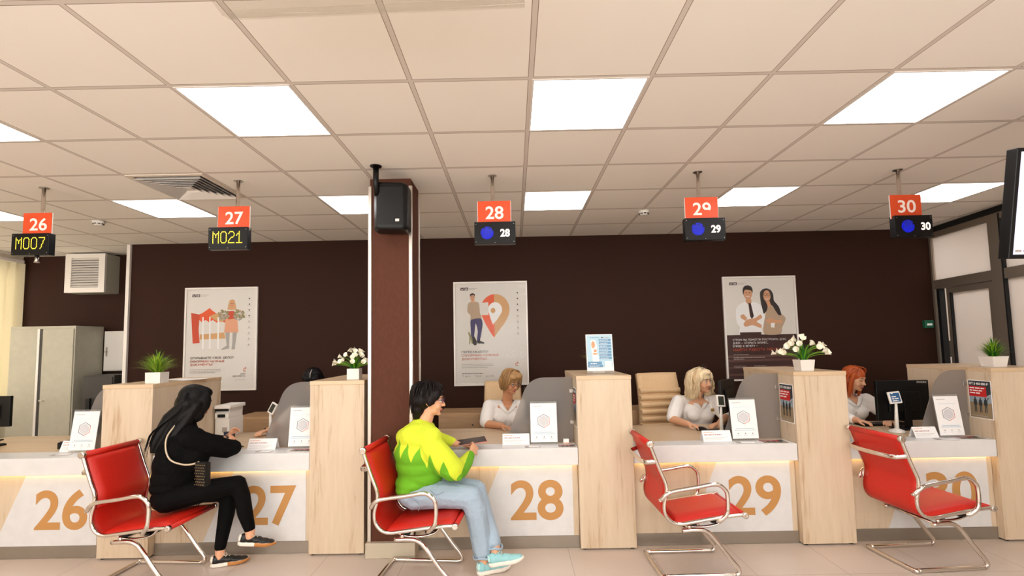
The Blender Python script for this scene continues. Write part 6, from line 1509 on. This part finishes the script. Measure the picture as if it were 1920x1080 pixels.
t = thing('smartphone', 'smartphone held by the woman in black', 'phone', (-2.338, 1.520, 0.872), R(35))
mt = Matrix.Rotation(R(28), 4, 'X')
b_ = MB(); b_.box(-0.038, 0.038, -0.075, 0.075, -0.004, 0.004, bev=0.003, mat4=mt); part('case', b_, M['black'], t, world=False)
b_ = MB(); b_.box(-0.035, 0.035, -0.071, 0.071, 0.004, 0.0048, mat4=mt); part('screen', b_, M['phone_screen'], t, world=False)
t = thing('shoulder_bag', 'small black studded bag hanging on a pale chain behind the woman in black', 'bag', (-2.222, 1.02, 0.725), R(-15))
b_ = MB(); b_.box(-0.040, 0.040, -0.028, 0.028, -0.085, 0.075, bev=0.014); part('bag_body', b_, M['black'], t, world=False)
b_ = MB(); b_.box(-0.041, 0.041, -0.031, -0.018, -0.01, 0.078, bev=0.006); part('flap', b_, M['black'], t, world=False)
rr = random.Random(3); b_ = MB()
for i in range(5):
    for j in range(8): b_.sphere((-0.034+0.017*i+(0.008 if j % 2 else 0)-0.004, -0.0305 if j > 3 else -0.029, -0.070+0.0185*j), 0.0032, sub=1)
part('studs', b_, M['gold'], t, world=False)
b_ = MB(); path = smoothpath([(-2.50, 1.20, 1.075), (-2.515, 1.13, 1.01), (-2.525, 1.085, 0.95), (-2.505, 1.055, 0.87), (-2.455, 1.035, 0.81), (-2.37, 1.03, 0.782), (-2.30, 1.02, 0.785), (-2.25, 1.015, 0.80)], 8)
b_.tube(path, 0.0052, seg=8)
for i in range(0, len(path)-1): b_.sphere(path[i], 0.0072, sub=1)
part('chain_strap', b_, mat('pale_chain', rgb(204, 186, 160), 0.35, 0.4), t)

# ---- clerks behind the desks
def clerk(lab, HC, RH, sh, el, wr, fin, chest, hairf, skin=M['skin'], top='shirt', short=True, badge=None, smile=0.0, closed=False, glasses=None, k=0.98, browm=None):
    LOCC = (chest[0], chest[1], 0.5); B = Body(); P = head(B, HC, RH, k, 1.05)
    nb = Vector((chest[0], chest[1]-0.0, sh[0][2]+0.035)); hp = P(-0.02, 0, -0.07)
    B.chain([(hp.x, hp.y, hp.z, 0.050), (nb.x, nb.y, nb.z+0.02, 0.054), (nb.x, nb.y, nb.z-0.04, 0.065)])
    B.ell((nb.x, nb.y-0.02, nb.z-0.05), (0.125, 0.082, 0.06)); B.ell((chest[0], chest[1], chest[2]), (0.150, 0.105, 0.155)); B.ell((chest[0], chest[1]-0.030, chest[2]+0.03), (0.08, 0.080, 0.07)); B.ell((chest[0], chest[1]+0.01, 0.66), (0.155, 0.125, 0.14)); B.ell((chest[0], chest[1]+0.02, 0.58), (0.165, 0.13, 0.08))
    for i in (0, 1):
        B.chain([tuple(sh[i])+(0.046,), tuple(el[i])+(0.042,), tuple(wr[i])+(0.028,)])
        d = Vector(fin[i])-Vector(wr[i]); hand(B, wr[i], axes(d, (0, 0.1, 1)), -1 if i == 0 else 1, 0.35, 0.90)
        s = -1 if i == 0 else 1
        B.chain([(chest[0]+s*0.09, chest[1], 0.57, 0.085), (chest[0]+s*0.10, 2.24, 0.56, 0.06), (chest[0]+s*0.10, 2.26, 0.10, 0.04), (chest[0]+s*0.10, 2.14, 0.04, 0.032)])
    o = finish_body(B, lab, LOCC, skin, vox=0.0055)
    features(o, P, RH, k, browm or M['brow'], smile, closed)
    if glasses: spectacles(o, P, k, glasses)
    B = Body()
    B.ell((nb.x, nb.y+0.02, nb.z-0.055), (0.135, 0.075, 0.055)); B.ell((chest[0], chest[1]+0.005, chest[2]), (0.172, 0.125, 0.165)); B.ell((chest[0], chest[1]+0.01, 0.66), (0.172, 0.14, 0.14)); 
    B.ell((chest[0]-0.06, chest[1]-0.075, chest[2]-0.01), (0.075, 0.065, 0.07)); B.ell((chest[0]+0.06, chest[1]-0.075, chest[2]-0.01), (0.075, 0.065, 0.07))
    for i in (0, 1):
        a, b = Vector(sh[i]), Vector(el[i]); q = b if short else Vector(wr[i])
        B.chain([(nb.x, nb.y+0.01, nb.z-0.03, 0.058), tuple(a)+(0.064,)])
        B.chain([tuple(a)+(0.070,), tuple(a.lerp(b, 0.55))+(0.074,), tuple(b+(a-b)*0.1)+(0.064 if short else 0.056,)]+([] if short else [tuple(b.lerp(Vector(wr[i]), 0.7))+(0.045,)]))
    so = B.build(top, M['shirt'], o, vox=0.007, smooth=4)
    # open V neck: cut the cloth away inside the V, then lay lapels along its edges
    from mathutils.bvhtree import BVHTree
    me = so.data; off = ORIG[o.name].translation
    bvh = BVHTree.FromPolygons([v.co+off for v in me.vertices], [tuple(p.vertices) for p in me.polygons])
    zt, zb, hw, cxv = nb.z+0.020, chest[2]+0.055, 0.062, chest[0]+0.004
    bm2 = bmesh.new(); bm2.from_mesh(me)
    kill = []
    for fc in bm2.faces:
        c = fc.calc_center_median()+off
        if c.z > zb and c.y < nb.y+0.02 and abs(c.x-cxv) < hw*min(1.0, (c.z-zb)/(zt-zb)): kill.append(fc)
    bmesh.ops.delete(bm2, geom=kill, context='FACES'); bm2.to_mesh(me); bm2.free()
    b_ = MB()
    for s in (-1, 1):
        rows = []
        for q in range(10):
            t_ = q/9; z = zb-0.006+(zt-0.012-zb)*t_; xe = cxv+s*(hw*t_*0.97-0.007); row = []; wl = 0.016+0.036*math.sin(PI*min(1, t_*0.62+0.10))*(1 if t_ < 0.99 else 0.8)
            for j in range(4):
                x = xe+s*wl*j/3; hit = bvh.ray_cast(Vector((x, chest[1]-0.5, z)), Vector((0, 1, 0)))[0]
                y = hit.y if hit is not None else nb.y-0.03
                row.append((x, y-0.0045-0.003*math.sin(PI*j/3), z))
            rows.append(row)
        b_.grid(rows, thick=0.003)
    c = b_.build('collar', M['shirt'], None); c.data.transform(ORIG[o.name].inverted()); c.parent = so
    b_ = MB()
    for q in range(4): b_.sphere((chest[0]+0.004, chest[1]-0.142+0.008*abs(q-1.5), chest[2]+0.02-0.05*q), 0.005, sub=1)
    part('buttons', b_, M['paper'], o)
    if badge:
        b_ = MB(); b_.box(-0.034, 0.034, -0.002, 0.002, -0.014, 0.014, bev=0.001, mat4=Matrix.Translation(badge) @ Matrix.Rotation(R(20), 4, 'Z')); part('name_badge', b_, M['badge'], o)
    hairf(o, P, RH, k)
    return o
def hair_bob(o, P, Rm, k):
    B = Body()
    for p, s_ in (((-0.018, 0, 0.046), (0.106, 0.090, 0.088)), ((-0.055, 0, -0.01), (0.076, 0.092, 0.090)), ((-0.050, 0, -0.065), (0.060, 0.080, 0.050)), ((0.045, 0.03, 0.082), (0.055, 0.055, 0.036)), ((0.050, -0.03, 0.078), (0.05, 0.045, 0.036))): B.ell(P(*p), s_, Rm)
    for s in (-1, 1): B.ell(P(0.018, s*0.078, -0.005), (0.045, 0.020, 0.080), Rm); B.ell(P(0.045, s*0.070, 0.030), (0.030, 0.018, 0.050), Rm)
    B.build('hair', M['hair_blond'], o, vox=0.006, smooth=2)
    rr = random.Random(21); b_ = MB()
    def fn(q):
        s = 1 if q % 2 else -1; a = rr.uniform(0.95, 2.9); e = rr.uniform(-0.10, -0.05)
        r_ = lambda w_: (0.02+0.075*math.cos(a)*w_-0.02*(1-w_), s*(0.012+0.088*math.sin(a)*w_))
        return [P(0.02, s*0.01, 0.136)] + [P(r_(w_)[0], r_(w_)[1], zz) for w_, zz in ((0.55, 0.124), (0.85, 0.092), (1.03, 0.04), (1.08, -0.02))] + [P(r_(1.02)[0]*0.95, r_(1.02)[1], e if a > 1.0 else 0.02)]
    strands(b_, M['hair_blond2'], 36, fn, 0.0035); strands(b_, M['hair_blond'], 44, fn, 0.004); part('hair_strands', b_, M['hair_blond'], o)
def hair_curly(o, P, Rm, k):
    B = Body()
    for p, s_ in (((-0.018, 0, 0.050), (0.108, 0.095, 0.090)), ((-0.085, 0, -0.02), (0.075, 0.118, 0.110)), ((-0.092, 0, -0.12), (0.062, 0.120, 0.070)), ((0.045, 0, 0.095), (0.055, 0.060, 0.034))): B.ell(P(*p), s_, Rm)
    for s in (-1, 1): B.ell(P(0.000, s*0.096, -0.015), (0.050, 0.028, 0.095), Rm); B.ell(P(-0.018, s*0.106, -0.115), (0.050, 0.034, 0.055), Rm); B.ell(P(0.045, s*0.072, 0.05), (0.034, 0.022, 0.05), Rm)
    B.build('hair', M['hair_pale'], o, vox=0.007, smooth=2)
    rr = random.Random(33); b_ = MB()
    def fn(q):
        s = 1 if q % 2 else -1; a = rr.uniform(0.85, 2.95); ph = rr.uniform(0, 6); L = rr.uniform(-0.195, -0.10); pts = []
        for i in range(15):
            w_ = i/14; z = 0.140+(L-0.140)*w_**1.25; rad = math.sin(min(1, w_*2.4)*PI/2)*(0.118+0.022*w_)
            wv = 0.013*w_*math.sin(ph+w_*17)
            pts.append(P(-0.02+rad*math.cos(a)*0.95+wv, s*(rad*math.sin(a)+0.006+0.008*w_*math.cos(ph+w_*15)), z))
        return pts
    strands(b_, M['hair_pale'], 110, fn, 0.0055); strands(b_, M['hair_pale2'], 46, fn, 0.0045); part('hair_strands', b_, M['hair_pale'], o)
def hair_red(o, P, Rm, k):
    B = Body()
    for p, s_ in (((-0.020, 0, 0.044), (0.103, 0.086, 0.086)), ((-0.055, 0, -0.02), (0.078, 0.086, 0.090)), ((-0.06, 0, -0.10), (0.055, 0.075, 0.055))): B.ell(P(*p), s_, Rm)
    for s in (-1, 1): B.chain([tuple(P(0.03, s*0.068, 0.06))+(0.022,), tuple(P(0.022, s*0.080, -0.02))+(0.020,), tuple(P(0.022, s*0.078, -0.10))+(0.020,), tuple(P(0.025, s*0.070, -0.165))+(0.012,)])
    B.build('hair', M['hair_red'], o, vox=0.006, smooth=2)
    rr = random.Random(5); b_ = MB()
    def fn(q):
        s = 1 if q % 2 else -1; a = rr.uniform(0.9, 2.9)
        return [P(0.03-0.02*a, s*0.006, 0.130), P(0.03+0.05*math.cos(a), s*0.06*math.sin(a), 0.115), P(-0.01+0.09*math.cos(a), s*0.094*math.sin(a), 0.03), P(-0.01+0.09*math.cos(a), s*0.096*math.sin(a), -0.07), P(0.0+0.08*math.cos(a), s*0.085*math.sin(a), -0.15)]
    strands(b_, M['hair_red'], 60, lambda q: smoothpath(fn(q), 3), 0.004); part('hair_strands', b_, M['hair_red'], o)
def hair_dark_up(o, P, Rm, k):
    B = Body()
    for p, s_ in (((-0.018, 0, 0.046), (0.110, 0.094, 0.092)), ((-0.06, 0, -0.01), (0.080, 0.092, 0.090)), ((-0.06, 0, -0.08), (0.06, 0.08, 0.05)), ((0.045, 0.035, 0.080), (0.05, 0.05, 0.036)), ((0.045, -0.035, 0.080), (0.05, 0.05, 0.036))): B.ell(P(*p), s_, Rm)
    B.build('hair', M['hair_black'], o, vox=0.006, smooth=2)
    b_ = MB(); b_.tube([P(0.085, 0.008, 0.10), P(0.06, 0.008, 0.132), P(0.0, 0.008, 0.142)], 0.004, M['ink_grey']); part('parting_clip', b_, M['ink_grey'], o)

clerk('clerk with a blond bob and spectacles in a white blouse at counter 28', (-0.150, 2.50, 1.188), frame(R(-52), R(-20)),
      ((-0.365, 2.59, 0.945), (-0.005, 2.58, 0.94)), ((-0.400, 2.47, 0.795), (0.06, 2.42, 0.83)), ((-0.235, 2.33, 0.792), (0.10, 2.22, 0.80)), ((-0.14, 2.25, 0.782), (0.06, 2.13, 0.79)),
      (-0.185, 2.60, 0.845), hair_bob, skin=M['skin2'], top='blouse', glasses=M['glasses_dark'])
clerk('smiling clerk with curly platinum hair in a white shirt at counter 29', (1.712, 2.49, 1.160), frame(R(-58), R(-4), R(4)),
      ((1.515, 2.59, 0.955), (1.875, 2.58, 0.95)), ((1.400, 2.44, 0.81), (1.90, 2.40, 0.83)), ((1.475, 2.21, 0.795), (1.775, 2.25, 0.795)), ((1.53, 2.12, 0.792), (1.69, 2.21, 0.785)),
      (1.700, 2.60, 0.845), hair_curly, badge=(1.815, 2.472, 0.885), smile=1.0, glasses=None)
clerk('clerk with ginger hair in a cream blouse, half hidden by the partition at counter 30', (3.190, 2.47, 1.158), frame(R(-66), R(-14)),
      ((3.03, 2.58, 0.945), (3.355, 2.56, 0.94)), ((2.98, 2.42, 0.82), (3.42, 2.40, 0.83)), ((3.03, 2.24, 0.80), (3.30, 2.22, 0.80)), ((3.08, 2.15, 0.792), (3.22, 2.13, 0.79)),
      (3.195, 2.59, 0.845), hair_red, top='blouse', short=False, closed=True)
clerk('clerk whose dark hair shows above the satin screen at counter 27', (-2.085, 2.48, 1.225), frame(R(-85), R(-28)),
      ((-2.27, 2.58, 0.96), (-1.89, 2.58, 0.96)), ((-2.36, 2.42, 0.83), (-1.80, 2.42, 0.83)), ((-2.41, 2.27, 0.80), (-1.90, 2.24, 0.80)), ((-2.45, 2.17, 0.80), (-2.0, 2.18, 0.79)),
      (-2.085, 2.60, 0.855), hair_dark_up, top='blouse')
# reading glasses pushed up into the platinum hair
t = thing('reading_glasses', 'reading glasses pushed up on the curly platinum hair', 'glasses', (1.716, 2.49, 1.30))
RH = frame(R(-48), R(20)); b_ = MB()
for s in (-1, 1):
    c = Vector((1.712, 2.485, 1.276))+RH @ Vector((0.045, s*0.033, 0.012))
    b_.tube([c+RH @ Vector((0.010*math.sin(a), 0.026*math.cos(a), 0.018*math.sin(a))) for a in [2*PI*i/14 for i in range(15)]], 0.0022, seg=6)
    b_.tube([c+RH @ Vector((0, s*0.026, 0)), c+RH @ Vector((-0.05, s*0.055, 0)), c+RH @ Vector((-0.09, s*0.062, -0.03))], 0.0022, seg=6)
part('rims', b_, M['glasses_dark'], t)
